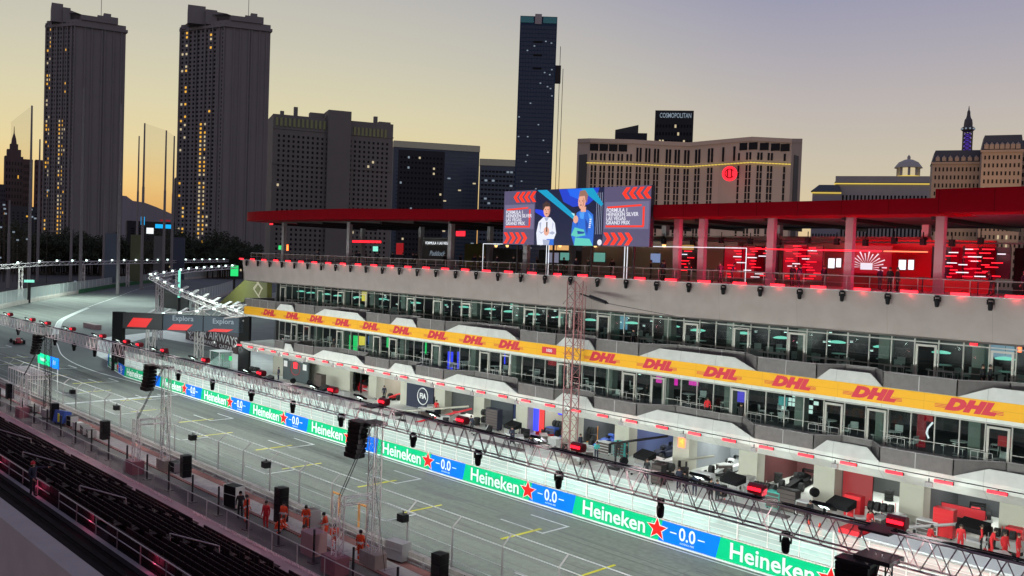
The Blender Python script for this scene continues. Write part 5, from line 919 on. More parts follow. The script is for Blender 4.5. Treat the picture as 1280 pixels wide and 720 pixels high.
# timing enclosure of bars beside the black mast
o = prop('scaffold_cage', (gz(50, 500, .3).x, 30.2, .3), 'grey scaffold cage at the foot of the black mast', 'scaffold'); b = MB()
for x in range(-4, 6):
    b.bar((x * .9, -1, 0), (x * .9, -1, 3.4), .045); b.bar((x * .9, 1, 0), (x * .9, 1, 3.4), .045); b.bar((x * .9, -1, 3.4), (x * .9, 1, 3.4), .04)
for z in (1.7, 3.4): b.bar((-3.6, -1, z), (4.5, -1, z), .045); b.bar((-3.6, 1, z), (4.5, 1, z), .045)
b.build('frame', M['truss'], o)
# dark stanchions and glass balustrade of the stand
o = prop('glass_balustrade', (-60, 25.5, .2), 'long glass balustrade with posts along the front of the grandstand', 'balustrade'); g = MB(); g.quad((-90, 0, .6), (70, 0, .6), (70, 0, 1.66), (-90, 0, 1.66)); g.build('glass_panel', M['balglass'], o)
for k in range(58): MB().bar((-90 + 2.75 * k, 0, 0), (-90 + 2.75 * k, 0, 1.66), .03, 4).build('post', M['grey'], o)
MB().bar((-90, 0, 1.66), (70, 0, 1.66), .03).build('handrail', M['grey'], o)
st0 = None
for k in range(26):
    b = empty('stanchion', (-24 - 3.9 * k, 27.0, .3), label='dark upright stanchion between the service road and the glass balustrade', cat='stanchion', group='dark stanchions along the service road') if st0 is None else copy_tree(st0, (-24 - 3.9 * k, 27.0, .3))
    if st0 is None: st0 = b; MB().bar((0, 0, 0), (0, 0, 1.9), .07, 6).build('shaft', M['blackm'], b); MB().box(-.25, .25, -.25, .25, 0, .05).build('foot', M['blackm'], b)
cb = MB(); r4 = random.Random(3)
for k in range(900):
    x = -105 + k * .1; 
    if -74 < x < -71 or -58 < x < -55: continue
    cb.cbox((x, 25.15 + r4.uniform(-.08, .08), .86), .05, .05, .05 + r4.random() * .05, 0)
tag(cb.build('cable_ramp', mat('pale_clips', (.75, .55, .55), .6)), 'line of small pale clips strung along the foot of the glass balustrade', 'cable run', kind=None)
# ------------------------------------------------------------ grandstand
GS = empty('grandstand', (-50, 0, 0), label='dark stepped grandstand with black bench rows and a pink lit front platform', cat='grandstand'); GX0, GX1 = -75, 62
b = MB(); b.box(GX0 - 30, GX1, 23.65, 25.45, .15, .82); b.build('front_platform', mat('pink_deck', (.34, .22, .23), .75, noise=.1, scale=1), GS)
rows = []; y = 23.65; z = .8; k = 0
steps = MB(); rail = .36
while y > 14.15:
    y2 = y - .8; z += rail; steps.box(GX0 - 30, GX1, y2, y, 0, z); rows.append((y2, z)); y = y2
yw, zw = y, z
steps.build('tread', M['seat'], GS)
seatm = mat('seat_shell', (.030, .012, .015), .75, noise=.35, scale=4, spec=.12)
AIS = [-88, -72, -59.5, -49.5, -40, -31]        # aisles, world x
for (ry, rz_) in rows:
    edges = [-112] + AIS + [4]; bn_ = None
    for e0, e1 in zip(edges[:-1], edges[1:]):
        b = MB(); n_ = int((e1 - e0 - 1.3) / .5); b.box(e0 + 50.65, e0 + 50.65 + n_ * .5, ry + .24, ry + .28, rz_, rz_ + .36)
        for k in range(n_):
            x = e0 + 50.65 + k * .5; b.box(x, x + .44, ry + .22, ry + .60, rz_ + .36, rz_ + .41); b.box(x, x + .44, ry + .17, ry + .22, rz_ + .38, rz_ + .74)
        bn_ = b.build('seat_row', seatm, GS)
    c = MB(); r5 = random.Random(int(ry * 100)); x = -60.
    while x < 52:
        L_ = r5.uniform(.3, 1.6); c.box(x, x + L_, ry + .76, ry + .79, rz_ + .005, rz_ + .02); x += L_ + r5.uniform(.8, 5)  # random paler dashes painted in as highlights along the step edges
    for a_ in AIS: c.box(a_ + 49.4, a_ + 50.6, ry + .70, ry + .795, rz_ + .005, rz_ + .03)
    c.build('edge_strip', mat('edge_grey', (.10, .08, .085), .6) if 'edge_grey' not in bpy.data.materials else bpy.data.materials['edge_grey'], bn_)
# ------------------------------------------------------------ clutter along the pit lane and the wall
r8 = random.Random(21)
def kit(kind):
    o = empty({'tyres': 'tyre_stack', 'jack': 'pit_jack', 'barrow': 'equipment_barrow', 'rail': 'white_railing', 'chest': 'equipment_chest', 'fan': 'cooling_fan'}[kind])
    if kind == 'tyres':
        for k in range(3): MB().lathe([(.22, 0), (.33, .03), (.34, .25), (.22, .28)], (0, 0, k * .29), 14).build('tyre', M['rubber'], o)
    if kind == 'jack': MB().bar((-.7, 0, .1), (.7, 0, .25), .05).build('beam', M['steel'], o); MB().bar((.7, 0, .25), (1.1, 0, 1.0), .03).build('handle', M['steel'], o); [MB().bar((-.5, s * .25, .1), (-.5, s * .3, .1), .1, 8).build('wheel', M['rubber'], o) for s in (-1, 1)]
    if kind == 'barrow': MB().box(-.7, .7, -.4, .4, .35, 1.0).build('tray', M['steel'], o); MB().bar((.7, 0, .9), (1.2, 0, 1.1), .03).build('handle', M['blackm'], o); [MB().bar((x, s * .35, .15), (x, s * .42, .15), .15, 8).build('wheel', M['rubber'], o) for s in (-1, 1) for x in (-.5, .5)]
    if kind == 'rail':
        b = MB(); b.bar((-1.4, 0, 1.1), (1.4, 0, 1.1), .035); b.bar((-1.4, 0, .15), (1.4, 0, .15), .03); [b.bar((-1.4 + .28 * k, 0, 0), (-1.4 + .28 * k, 0, 1.1), .02) for k in range(11)]; b.build('rail', M['white'], o)
    if kind == 'chest': MB().box(-.6, .6, -.35, .35, .05, .75).build('chest_body', M['case'], o); MB().box(-.62, .62, -.37, .37, .75, .85).build('lid', M['steel'], o)
    if kind == 'fan': MB().bar((0, -.15, 1.0), (0, .15, 1.0), .35, 14).build('drum', M['black'], o); MB().bar((0, 0, 0), (0, 0, .7), .05).build('stand', M['steel'], o)
    return o
lab_ = dict(tyres='stack of black tyres standing on the pale pit lane', jack='long handled jack lying on the pit lane', barrow='steel equipment barrow in front of the garages', rail='white railing panel behind the pit wall screen', chest='dark equipment chest with steel lid before the garages', fan='round black cooling fan on a stand before the garages')
for kind, n in (('rail', 26), ('tyres', 26), ('chest', 18), ('barrow', 12), ('jack', 9), ('fan', 10)):
    p0_ = kit(kind)
    for i in range(n):
        c = p0_ if i == 0 else copy_tree(p0_)
        if kind == 'rail': c.location = (-14 - i * 3.6, 48.6 + (i % 3) * .25, .02)
        elif kind in ('tyres', 'chest', 'fan'): c.location = (r8.uniform(-108, -14), r8.choice((r8.uniform(59.5, 64), r8.uniform(66.3, 70.5))), .03)
        else: c.location = (r8.uniform(-100, -14), r8.uniform(58.5, 64), .03)
        if kind != 'rail': c.rotation_euler = (0, 0, r8.uniform(0, 6.28))
        tag(c, lab_[kind], {'rail': 'railing', 'tyres': 'tyres', 'chest': 'chest', 'barrow': 'barrow', 'jack': 'jack', 'fan': 'fan'}[kind], {'rail': 'white railings behind the pit wall', 'tyres': 'tyre stacks at the garages', 'chest': 'equipment chests at the garages', 'barrow': 'equipment barrows at the garages', 'jack': 'jacks on the pit lane', 'fan': 'cooling fans at the garages'}[kind])
for i, x in enumerate([-20 - 6.62 * k for k in range(13)]):
    o = empty('garage_light_bar', (x + 3.3, 66.6, 3.35), label='white tube light over an open garage', cat='tube light', group='white tube lights over the garages'); MB().bar((-1.6, 0, 0), (1.6, 0, 0), .05, 6).build('tube', E_['whites'], o); MB().box(-1.7, 1.7, -.08, .08, .04, .1).build('housing', M['steel'], o)
# painted pit boxes
pb = MB()
for k in range(18):
    x = -18 - 6.62 * k; rect(pb, x, x + .15, 57.6, 63.5, .022)
rect(pb, -118, 20, 57.4, 57.55, .022); rect(pb, -118, 20, 51.3, 51.42, .022); struct('pit_markings', pb, M['white'])
# glowing dots added as reflections, chairs and drinks fridges behind the two glass fronts
def small(kind):
    o = empty(kind)
    if kind == 'reflection_dot': MB().lathe([(.10, 0), (.16, .12)], n=7).build('shade', M['steel'], o); MB().lathe([(.13, -.03), (.13, -.005)], n=7).build('glow_disc', E_['cool2'], o)  # small glowing discs added to stand for reflections in the glass
    if kind == 'lounge_chair': MB().box(-.3, .3, -.3, .3, .4, .47).build('seat', M['whitec'], o); MB().box(-.3, .3, .26, .32, .47, .95).build('backrest', M['whitec'], o); [MB().bar((x, y, 0), (x, y, .4), .02).build('leg', M['steel'], o) for x in (-.27, .27) for y in (-.27, .27)]
    return o
E_['cool2'] = emis('cool_dot', (.75, 1, .95), 3.0)
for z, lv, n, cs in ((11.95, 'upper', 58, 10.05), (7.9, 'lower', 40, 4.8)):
    for kind in ('reflection_dot', 'lounge_chair'):
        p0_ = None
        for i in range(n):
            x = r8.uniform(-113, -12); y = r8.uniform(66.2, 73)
            c = small(kind) if p0_ is None else copy_tree(p0_); p0_ = p0_ or c; c.location = (x, y, z + r8.uniform(-.5, .8) if kind == 'reflection_dot' else cs); c.rotation_euler = (0, 0, r8.uniform(0, 6))
            tag(c, {'reflection_dot': 'small bright dot of reflected light behind the %s glass' % lv, 'lounge_chair': 'pale chair standing behind the %s glass' % lv}[kind], {'reflection_dot': 'lamp', 'lounge_chair': 'chair'}[kind], {'reflection_dot': 'small reflection dots behind the %s glass' % lv, 'lounge_chair': 'chairs behind the %s glass' % lv}[kind])
wk = MB(); wk.box(GX0 - 30, GX1, 13.5, yw, 0, zw + .02); wk.build('cross_aisle', mat('aisle_grey', (.30, .26, .26), .8, noise=.12, scale=1), GS)
b = MB(); z = zw - .1
for k in range(5):
    z += .3; b.box(GX0 - 30, GX1, 13.5 - .8 * (k + 1), 13.5 - .8 * k, 0, z)
    b.box(GX0 - 30, GX1, 13.5 - .8 * (k + .55), 13.5 - .8 * (k + .25), z + .25, z + .30)
b.build('rear_tread', M['seat'], GS)
hr = MB()
for x0, x1 in ((-95, -46.6), (-45.2, 30)):
    hr.bar((x0, 14.1, zw + .78), (x1, 14.1, zw + .78), .032, 6); hr.bar((x0, 14.1, zw + .4), (x1, 14.1, zw + .4), .025, 5); x = x0
    while x <= x1: hr.bar((x, 14.1, zw), (x, 14.1, zw + .78), .028, 5); x += 2.45
o = empty('aisle_handrail', (0, 0, 0), label='long double handrail along the cross aisle of the grandstand', cat='handrail'); hr.build('rail', mat('rail_metal', (.45, .36, .36), .4, .6), o)
for i, ax in enumerate(AIS):
    ry, rz_ = rows[(4, 6, 8, 8, 7, 5)[i]]
    o = empty('aisle_rail', (ax, ry, rz_), label='bent grey guard rail in a grandstand aisle, ' + ('farthest left', 'left above the standing person', 'right above the standing person', 'in the middle of the dark benches', 'right of the middle', 'nearest the lower right of the stand')[i], cat='guard rail', group='guard rails in the grandstand aisles')
    b = MB(); b.path([(0, 0, 0), (0, 0, .95), (0, 2.4, -.1), (0, 2.4, -1.05)], .04, 6); b.bar((0, 0, .5), (0, 2.4, -.55), .03, 5); b.build('rail', bpy.data.materials['rail_metal'], o)
r6 = random.Random(8)
mk = None
for i in range(14):
    ry, rz_ = rows[4 + i % 5]; x = AIS[1 + i % 5] + r6.choice((-.7, .7))
    o = empty('marker_post', label='short pale post between the dark benches', cat='post', group='short posts in the grandstand') if mk is None else copy_tree(mk)
    if mk is None: mk = o; MB().bar((0, 0, 0), (0, 0, .5), .07, 6).build('post', bpy.data.materials['edge_grey'], o)
    o.location = (x, ry + .1, rz_)
person((-48.0, 13.75, zw + .02), 2.2, 'point', 'navy', 'blackc', 'person with red cap pointing over the seats from the cross aisle', 'red')
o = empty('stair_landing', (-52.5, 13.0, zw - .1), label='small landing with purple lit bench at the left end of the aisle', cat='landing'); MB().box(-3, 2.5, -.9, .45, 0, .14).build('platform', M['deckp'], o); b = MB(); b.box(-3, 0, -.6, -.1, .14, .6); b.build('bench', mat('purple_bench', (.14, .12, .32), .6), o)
for x in range(-90, 20, 7): lamp('POINT', (x, 13.95, zw + .5), None, 9, (1, .10, .26), .02, name='aisle_red_light')
for x in range(-100, 10, 9): lamp('POINT', (x, 23.0, 2.4), None, 34, (1, .18, .26), .03, name='platform_red_light')
pr = tag(MB().box(-40, 30, 3.76, 4.05, 9.5, 13.6).build('terrace_parapet', mat('parapet_concrete', (.34, .28, .265), .8, noise=.08, scale=2)), 'pale concrete parapet in the lower left corner of the picture', 'parapet')
struct('viewing_terrace', MB().box(-40, 30, -14, 3.75, 9.5, 12.2), M['concrete'])
# ------------------------------------------------------------ gantry over the pit exit and boards on the left
G = empty('lit_gantry', (-131.5, 47.9, 0), math.atan2(61.3 - 47.9, 131.5 - 117.0), label='black gantry over the pit exit with three red slanted shapes and white lettering', cat='gantry')
GL = 19.7
MB().box(0, GL, -.4, .4, 6.0, 8.3).build('header', M['black'], G)
for x in (.7, GL - .7): MB().box(x - .75, x + .75, -.45, .45, 0, 8.35).build('post', M['black'], G)
for i in range(3):
    x = 1.5 + i * 5.85; MB().box(x, x + 5.7, -.45, -.41, 6.05, 8.25).build('display', mat('display_slate%d' % i, (.02, .02, .024) if i == 0 else (.02, .04, .07), .5), G)
    b = MB(); z0, h_ = ((6.3, 1.3), (6.1, .85), (6.1, .4))[i]; b.extr([(x + .6, -.47, z0), (x + 3.4, -.47, z0), (x + 4.3, -.47, z0 + h_), (x + 1.5, -.47, z0 + h_)], (0, .02, 0)); b.build('red_shape', emis('gantry_red', (1, .01, .01), .8) if i == 0 else bpy.data.materials['gantry_red'], G)
for x in (10.2, 16.0): text('Explora', 1.0, E_['cool'], G, (x, -.47, 7.55 if x > 12 else 7.75), name='lettering', off=.01)
q0 = gz(232, 424, 0); q1 = gz(296, 443, 0); rz = math.atan2(q1.y - q0.y, q1.x - q0.x); L_ = (q1 - q0).length
o = empty('sponsor_board', q0, rz, 'dark maroon board with two rows of white capital lettering beside the pit exit', 'board'); MB().box(0, L_, 0, .3, 0, 2.9).build('panel', mat('maroon', (.06, .03, .035), .6), o); text('QATAR AIRWAYS', 2.1, M['wtxt'], o, (L_ * .52, -.03, 2.0), sx=L_ / 17, off=.02); text('QATAR AIRWAYS  QATAR', 1.0, M['wtxt'], o, (L_ * .5, -.03, .6), sx=L_ / 14)
o = empty('traffic_light', gy(288, 448, 62), label='small green signal light on a white frame at the pit exit', cat='signal'); MB().box(-.3, .3, -.1, .1, -.3, .3).build('lens', E_['green'], o); MB().bar((0, .1, -3), (0, .1, .4), .06).build('post', M['truss'], o)
o = empty('white_booth', gz(276, 460, 0), label='white framed glass booth beside the green signal light', cat='booth'); b = MB(); [b.bar((x, y, 0), (x, y, 2.5), .07) for x in (-1.5, 1.5) for y in (-1, 1)]; b.box(-1.6, 1.6, -1.1, 1.1, 2.5, 2.6); b.build('frame', M['whitec'], o); MB().box(-1.45, 1.45, -.95, .95, .1, 2.4).build('pane', M['glass'], o)
MB_ = MB()
pk = mat('pale_kerb', (.40, .28, .26), .8)
a = gz(104, 409, 0); c = gz(135, 412, 0); tag(MB_.box(a.x, c.x, a.y, a.y + 1.2, 0, 1.0).build('tyre_barrier', pk), 'low pink and white barrier left of the black gantry', 'barrier')
for i, (px, py, w_, h_) in enumerate(((206, 372, 7, 5), (216, 386, 10, 4.5))):
    p = gz(px, py, 0); tag(MB().box(p.x - w_, p.x + w_, p.y, p.y + .4, 0, h_).build('black_screen', M['dark']), ('dark fabric screen wall behind the light trusses', 'lower dark fabric screen wall in front of another screen')[i], 'screen wall')
# light trusses with white floods beyond the bend
def lightline(pts, n, lab, posts, m='truss', w_=1.0, h_=1.2, led=True):
    o = empty('light_truss', pts[0], label=lab, cat='light truss'); A = pts[0]; b = MB(); sz_ = (pts[0].length + pts[-1].length) / 2 * .0030
    for p, q in zip(pts[:-1], pts[1:]): b.truss(p - A, q - A, w_, h_, 3.2, .12, .07)
    b.build('lattice', M[m], o)
    tot = sum((q - p).length for p, q in zip(pts[:-1], pts[1:])); k = 0; seglen = [(q - p).length for p, q in zip(pts[:-1], pts[1:])]
    for i in range(n):
        s_ = tot * (i + .5) / n; j = 0
        while s_ > seglen[j] and j < len(seglen) - 1: s_ -= seglen[j]; j += 1
        p = pts[j].lerp(pts[j + 1], s_ / seglen[j]) - A
        g = MB(); g.extr([p + V((-.5, -.4, .7)), p + V((.5, -.4, .7)), p + V((.5, .5, 1.2)), p + V((-.5, .5, 1.2))], (0, 0, .2)); g.build('floodlight', M['grey'], o) if n < 30 else None
        g = MB(); g.cbox(p + V((0, -.6, .55)), sz_, .25, sz_ * .55); g.build('flood_lens', E_['far'], o)
    for p in posts: MB().truss(V((p.x, p.y, 0)) - A, V((p.x, p.y, p.z - .6)) - A, 1.0, 1.0, 2.0, .1, .06, up=V((0, 1, 0))).build('tower', M[m], o)
    return o
E_['far'] = emis('far_flood', (.75, 1, .92), 3.2)
E_['far2'] = E_['far']
LA = [gd(-20, 335, 330), gd(60, 329.5, 360), gd(150, 328, 420), gd(285, 326, 560)]
lightline(LA, 20, 'long lattice of white floodlights behind the far bend', [gd(26, 331, 340), gd(104, 329, 385), gd(160, 328, 430)])
LB = [gd(188, 345, 190), gd(222, 364, 168), gd(262, 380, 150), gd(308, 397, 132)]
lightline(LB, 10, 'curved lattice of white floodlights descending towards the pit building', [gd(200, 347, 185), gd(250, 375, 155)], w_=.8, h_=.9)
LC = [gd(179, 399, 150), gd(240, 396, 140), gd(306, 388, 130)]
lightline(LC, 6, 'bright white lattice just above the black gantry', [gd(189, 398, 150)], w_=.8, h_=1.5)
LD = [gd(190, 346, 330), gd(240, 338, 360), gd(296, 334, 400)]
lightline(LD, 11, 'row of white floodlights between the far bend and the pit building', [gd(222, 340, 345)], w_=.9, h_=1.0)
LE = [gd(150, 337, 260), gd(188, 345, 190)]
for p, pw_ in [(gd(60, 320, 330), 26000), (gd(130, 318, 330), 26000), (gd(180, 322, 300), 22000), (gd(230, 330, 250), 14000), (gd(240, 365, 150), 9000), (gd(20, 318, 260), 22000), (gd(110, 322, 240), 18000)]:
    q = V((p.x, p.y, max(p.z, 12) + 6)); lamp('AREA', q, (q.x * .99, q.y * .98, 0), pw_ * .42, (.78, 1, .90), 8, name='bend_flood_light')
for i, (px, py, D, w_, h_, col) in enumerate(((140, 312, 420, 6, 26, (.10, .13, .16)), (170, 310, 440, 5, 30, (.12, .13, .06)), (198, 313, 460, 4.5, 24, (.12, .12, .12)), (223, 312, 480, 6, 24, (.05, .06, .09)))):
    p = gd(px, 330, D); tag(MB().cbox((p.x, p.y, 2), w_, 1, 21, 0, rz=.7).build('banner_tower', mat('banner_cloth%d' % i, col, .7)), ('blue grey', 'olive', 'pale grey', 'dark blue')[i] + ' upright banner tower between the tall net poles', 'banner')
# signs and lamps in the dark behind
def farsign(px0, px1, py0, py1, D, m_, lab, nm='lit_sign'):
    a = gd(px0, py1, D); b_ = gd(px1, py0, D); o = empty(nm, a, label=lab, cat='sign'); d = V((b_.x - a.x, b_.y - a.y, 0)); n_ = V((-d.y, d.x, 0)).normalized() * .5
    MB().extr([V((0, 0, 0)), d, d + V((0, 0, b_.z - a.z)), V((0, 0, b_.z - a.z))], n_).build('face', m_, o); MB().bar(d / 2 + n_ * 1.4, d / 2 + n_ * 1.4 - V((0, 0, a.z)), .5).build('post', M['blackm'], o); return o
farsign(176, 181, 271, 281, 700, E_['cyan'], 'small cyan blue lit sign beside the distant mountain'); farsign(194, 216, 281, 285, 700, E_['cyan'], 'wide cyan blue lit sign below the mountain'); farsign(183, 192, 285, 292, 690, E_['whites'], 'white lit sign below the two cyan signs'); farsign(200, 213, 275, 276.5, 710, E_['reddim'], 'thin red lit line above the wide cyan sign'); farsign(30, 43, 350, 353, 300, E_['teal'], 'small teal street sign behind the far fence', 'street_sign')
farsign(288, 298, 352 - 20, 345, 420, E_['green'], 'green lit screen left of the pit building roof'); farsign(222, 226, 338, 372, 250, E_['teal'], 'bright upright pale teal light post amid the floodlight trusses', 'light_post')
for i, (px, py) in enumerate(((5, 257), (6, 262), (7, 268), (1, 285), (39, 263), (40, 272), (44, 274), (17, 291), (22, 301), (60, 239), (34, 300), (94, 353), (0, 323))):
    o = empty('street_light', gd(px, py, 460), label='tiny white street light among the dark trees at far left', cat='street light', group='street lights at far left'); MB().lathe([(.5, 0), (.5, .7)], n=6).build('lamp', E_['cool'], o); MB().bar((0, 0, 0), (0, 0, -o.location.z), .15).build('post', M['blackm'], o)
# tall net poles with net
pls = [(12, 250, 352, 400), (40, 132, 320, 380), (50, 174, 320, 470), (91, 205, 320, 480), (105, 110, 320, 380), (131, 245, 320, 500), (152, 130, 325, 360), (174, 170, 320, 500), (181, 154, 350, 400), (208, 163, 330, 420), (218, 170, 325, 440)]
pv = []
for i, (px, pt, pb, D) in enumerate(pls):
    p = gd(px, pt, D); q = V((p.x, p.y, 0)); o = empty('net_pole', q, label='tall slender net pole, ' + ('farthest left', 'second from the left and very tall', 'third from the left', 'fourth from the left before the first tower', 'on the left part of the first tall tower', 'low against the first tall tower', 'at the right edge of the first tall tower', 'first against the orange sky', 'second against the orange sky', 'third against the orange sky', 'fourth against the orange sky')[i], cat='pole')
    MB().bar((0, 0, 0), (0, 0, p.z * .62), .62, 8, r2=.5).build('lower_shaft', mat('pole_paint', (.22, .20, .20), .6) if 'pole_paint' not in bpy.data.materials else bpy.data.materials['pole_paint'], o); MB().bar((0, 0, p.z * .62), (0, 0, p.z), .42, 8, r2=.3).build('upper_shaft', bpy.data.materials['pole_paint'], o); pv.append(p)
for a, b_, lab in ((pv[0] + V((0, 0, 30)), pv[1], 'fine dark driving net between poles at far left'), (pv[8], pv[9], 'fine dark driving net between two poles against the orange sky'), (pv[9], pv[10], 'fine dark driving net right of the mountain')):
    tag(MB().quad((a.x, a.y, 0), (b_.x, b_.y, 0), tuple(b_), tuple(a)).build('driving_net', M['net']), lab, 'net')
# ------------------------------------------------------------ mountains
mt = MB(); pts = [(60, 262, 0), (110, 240, 0), (158, 245, 0), (166, 251, 0), (180, 253, 0), (196, 259, 0), (214, 267, 0), (240, 275, 0), (300, 290, 0), (420, 300, 0)]
tp = [gd(px, py, 9000) for px, py, _ in pts]
for p, q in zip(tp[:-1], tp[1:]):
    o1 = V((p.x, p.y, -30)) * .8; o2 = V((q.x, q.y, -30)) * .8; o1.z = o2.z = -30; mt.quad(o1, o2, q, p); b1 = p * 1.25; b2 = q * 1.25; b1.z = b2.z = -30; mt.quad(p, q, b2, b1)
struct('mountain', mt, mat('mountain_brown', (.16, .13, .13), .95))  # one even dull brown base colour
# ------------------------------------------------------------ skyline towers
def frame(px, D, ang):            # local frame at a skyline point: origin on the ground, x axis turned by ang from the sight-perpendicular
    p = gd(px, 320, D); d = V((p.x, p.y, 0)).normalized(); a = math.atan2(-d.x, d.y) * 1.0; right = V((d.y, -d.x, 0)); return V((p.x, p.y, 0)), math.atan2(right.y, right.x) + ang
def ht(px, py, D): return gd(px, py, D).z
def wid(px0, px1, D): a, b_ = gd(px0, 320, D), gd(px1, 320, D); return (V((a.x, a.y)) - V((b_.x, b_.y))).length
def facade(root, x0, x1, y, z0, z1, cols, rows_, wx, wz, lit=(), dark=None, seed=1, strips=True, plit=.1, nm='window_column', d_=.12, axis='x'):
    r = random.Random(seed)
    for i in range(cols):
        b = MB(); cx = x0 + (x1 - x0) * (i + .5) / cols; w_ = (x1 - x0) / cols * wx / 2
        for j in range(rows_):
            cz = z0 + (z1 - z0) * (j + .5) / rows_; h_ = (z1 - z0) / rows_ * wz / 2; mi = 0
            if lit:
                q = plit(i, j, r) if callable(plit) else (r.random() < plit)
                if q: mi = 1 + r.randrange(len(lit))
            if axis == 'x': b.box(cx - w_, cx + w_, y - d_, y + .3, cz - h_, cz + h_, mi)
            else: b.box(y - d_, y + .3, cx - w_, cx + w_, cz - h_, cz + h_, mi)
        b.build(nm, [dark or M['winblack']] + list(lit), root)
def tower(px0, pxm, px1, pt, D, lab, seed):      # slender resort tower: narrow windowed face left, broad plain face right
    w_ = wid(pxm, px1, D) * 1.02; dl_ = wid(px0, pxm, D); H_ = ht(pxm, pt + 14, D); org, rz = frame(pxm, D, .05)
    o = empty('resort_tower', org, rz, lab, 'tower'); wall = mat('tower_wall%d' % seed, (.235, .215, .21), .8, noise=.06, scale=.03)
    an = .75; L2_ = dl_ / math.sin(an) * 1.0                      # left face recedes
    ex = V((-dl_, dl_ / math.tan(an), 0)); poly = [(0, 0), (w_, 0), (w_ - 4, 34), (-dl_, ex.y)]
    MB().prism(poly, 0, H_).build('wall', wall, o)
    b = MB()
    for x in (.16, .3, .5, .56, .74, .9): b.box(w_ * x, w_ * x + .9, -.8, 0, 0, H_ - 3)
    b.build('pilaster', wall, o)
    b = MB(); b.prism([(-1.2, -1.4), (w_ + 1.2, -1.4), (w_ - 3, 35), (-dl_ - 1.2, ex.y)], H_ - 5, H_ - 3); b.prism([(3, -1.0), (w_ - 6, -1.0), (w_ - 8, 20), (0, 22)], H_, H_ + 3.5); b.build('cornice', wall, o)
    b = MB(); n = 8
    pts2 = [(-dl_ + 0, H_ - 4)] + [(-dl_ + dl_ * .5 * k / n, H_ - 3 + 8 * math.sin(k / n * math.pi / 2)) for k in range(1, n)] + [(-dl_ * .35, H_ + 8), (0, H_ + 5), (w_ * .2, H_ + 3.4), (w_ * .45, H_ + 2), (w_ * .45, H_ - 1)]
    b.extr([(x, 2 if x > 0 else 2 - x * .9, z) for x, z in pts2], (2, 12, 0)); b.box(-dl_ * .86, -dl_ * .46, dl_ * .45, dl_ * .45 + 22, H_ - 2, H_ + 11); b.box(-dl_ * .46, -dl_ * .2, dl_ * .35, dl_ * .35 + 18, H_ - 2, H_ + 8.5); b.box(w_ * .42, w_ * .84, 2, 14, H_ - 4, H_ + 5.5); b.box(w_ * .55, w_ * .7, 4, 10, H_ + 5, H_ + 8); b.bar((w_ * .5, 6, H_), (w_ * .5, 6, H_ + 20), .25); b.build('roof_crown', wall, o)
    # windowed face with its own rotated frame
    fr = empty('facade', (-dl_, ex.y, 0), -(math.pi / 2 - an)); fr.parent = o; FL = (dl_ ** 2 + ex.y ** 2) ** .5
    MB().box(0, FL, -.25, 0, 0, H_ - 1).build('facade_wall', wall, fr)
    for t_ in (.0, .19, .37, .56, .72, .86, .965): MB().box(FL * t_, FL * t_ + .9, -1.3, -.25, 0, H_ - 2).build('pier', wall, fr)
    def pl(i, j, r): return (i in (5, 6) and j < 34 and r.random() < .9) or (i in (0, 1) and r.random() < .3) or (i in (7,) and r.random() < .12)  # amber and pale panes glow to stand for sunset and sky reflections
    facade(fr, .5, FL - .5, -.25, 6, H_ - 5, 11, 56, .42, .5, (E_['amber'], E_['lit']), None, seed, plit=pl, nm='window_column')
    for c in list(fr.children): c.parent = o; c.matrix_parent_inverse = Matrix.Identity(4); c.location = fr.location; c.rotation_euler = fr.rotation_euler
    bpy.data.objects.remove(fr); return o
tower(54, 90, 150.5, 9, 720, 'leftmost tall grey resort tower with glowing gold window reflections on its narrow side', 21)
tower(220, 276, 330, 10, 690, 'second tall grey resort tower with glowing gold window reflections beside the long hotel', 22)
def block(px0, px1, pt, D, col, lab, ang=0., depth=30, cols=0, rws=0, wx=.5, wz=.5, lit=(), plit=.05, cat='building', name='hotel_building', dark=None, seed=2, z0=4, top=6, extra=None):
    w_ = wid(px0, px1, D); H_ = ht((px0 + px1) / 2, pt, D); org, rz = frame(px0, D, ang); o = empty(name, org, rz, lab, cat); m_ = mat('facade_paint%d' % (len(bpy.data.materials)), col, .8, noise=.06, scale=.04)
    MB().box(0, w_, 0, depth, 0, H_).build('wall', m_, o)
    if cols: facade(o, w_ * .03, w_ * .97, 0, z0, H_ - top, cols, rws, wx, wz, lit, dark, seed, plit=plit)
    if extra: extra(o, w_, H_, m_)
    return o
# long pale hotel with projecting centre
def ex_h(o, w_, H_, m_):
    b = MB(); b.box(w_ * .44, w_ * .63, -5, 20, 0, H_ + 8); b.build('stair_core', m_, o)
    b = MB(); 
    for k in range(12): b.box(w_ * (.02 + .035 * k), w_ * (.02 + .035 * k) + 2.2, -.8, -.1, H_ - 11, H_ - 3) if k < 12 else None
    for k in range(9): b.box(w_ * (.66 + .033 * k), w_ * (.66 + .033 * k) + 2.2, -.8, -.1, H_ - 14, H_ - 6)
    b.build('crown_panel', mat('crown_lit', (.30, .32, .14), .7), o)
    b = MB(); b.box(w_ * .17, w_ * .20, 4, 8, H_, H_ + 9); b.box(w_ * .84, w_ * .87, 4, 8, H_ - 2, H_ + 7); b.box(w_ * .06, w_ * .09, 4, 7, H_, H_ + 4); b.box(w_ * .88, w_ * .98, 2, 12, H_ - 3, H_ + 2); b.box(w_ * .3, w_ * .42, 3, 12, H_, H_ + 5); b.build('roof_plant', m_, o)
    b = MB(); b.box(-.5, w_ + .5, -.6, 0, H_ - 14, H_ - 13); b.box(-.5, w_ + .5, -.6, 0, H_ * .68, H_ * .68 + 1); b.build('cornice', m_, o)
block(337, 491, 147, 900, (.19, .18, .165), 'long dark beige hotel with a plain projecting centre and green lit crown', .12, 40, 24, 27, .42, .5, (E_['lit'],), .015, extra=ex_h, top=18, seed=5)
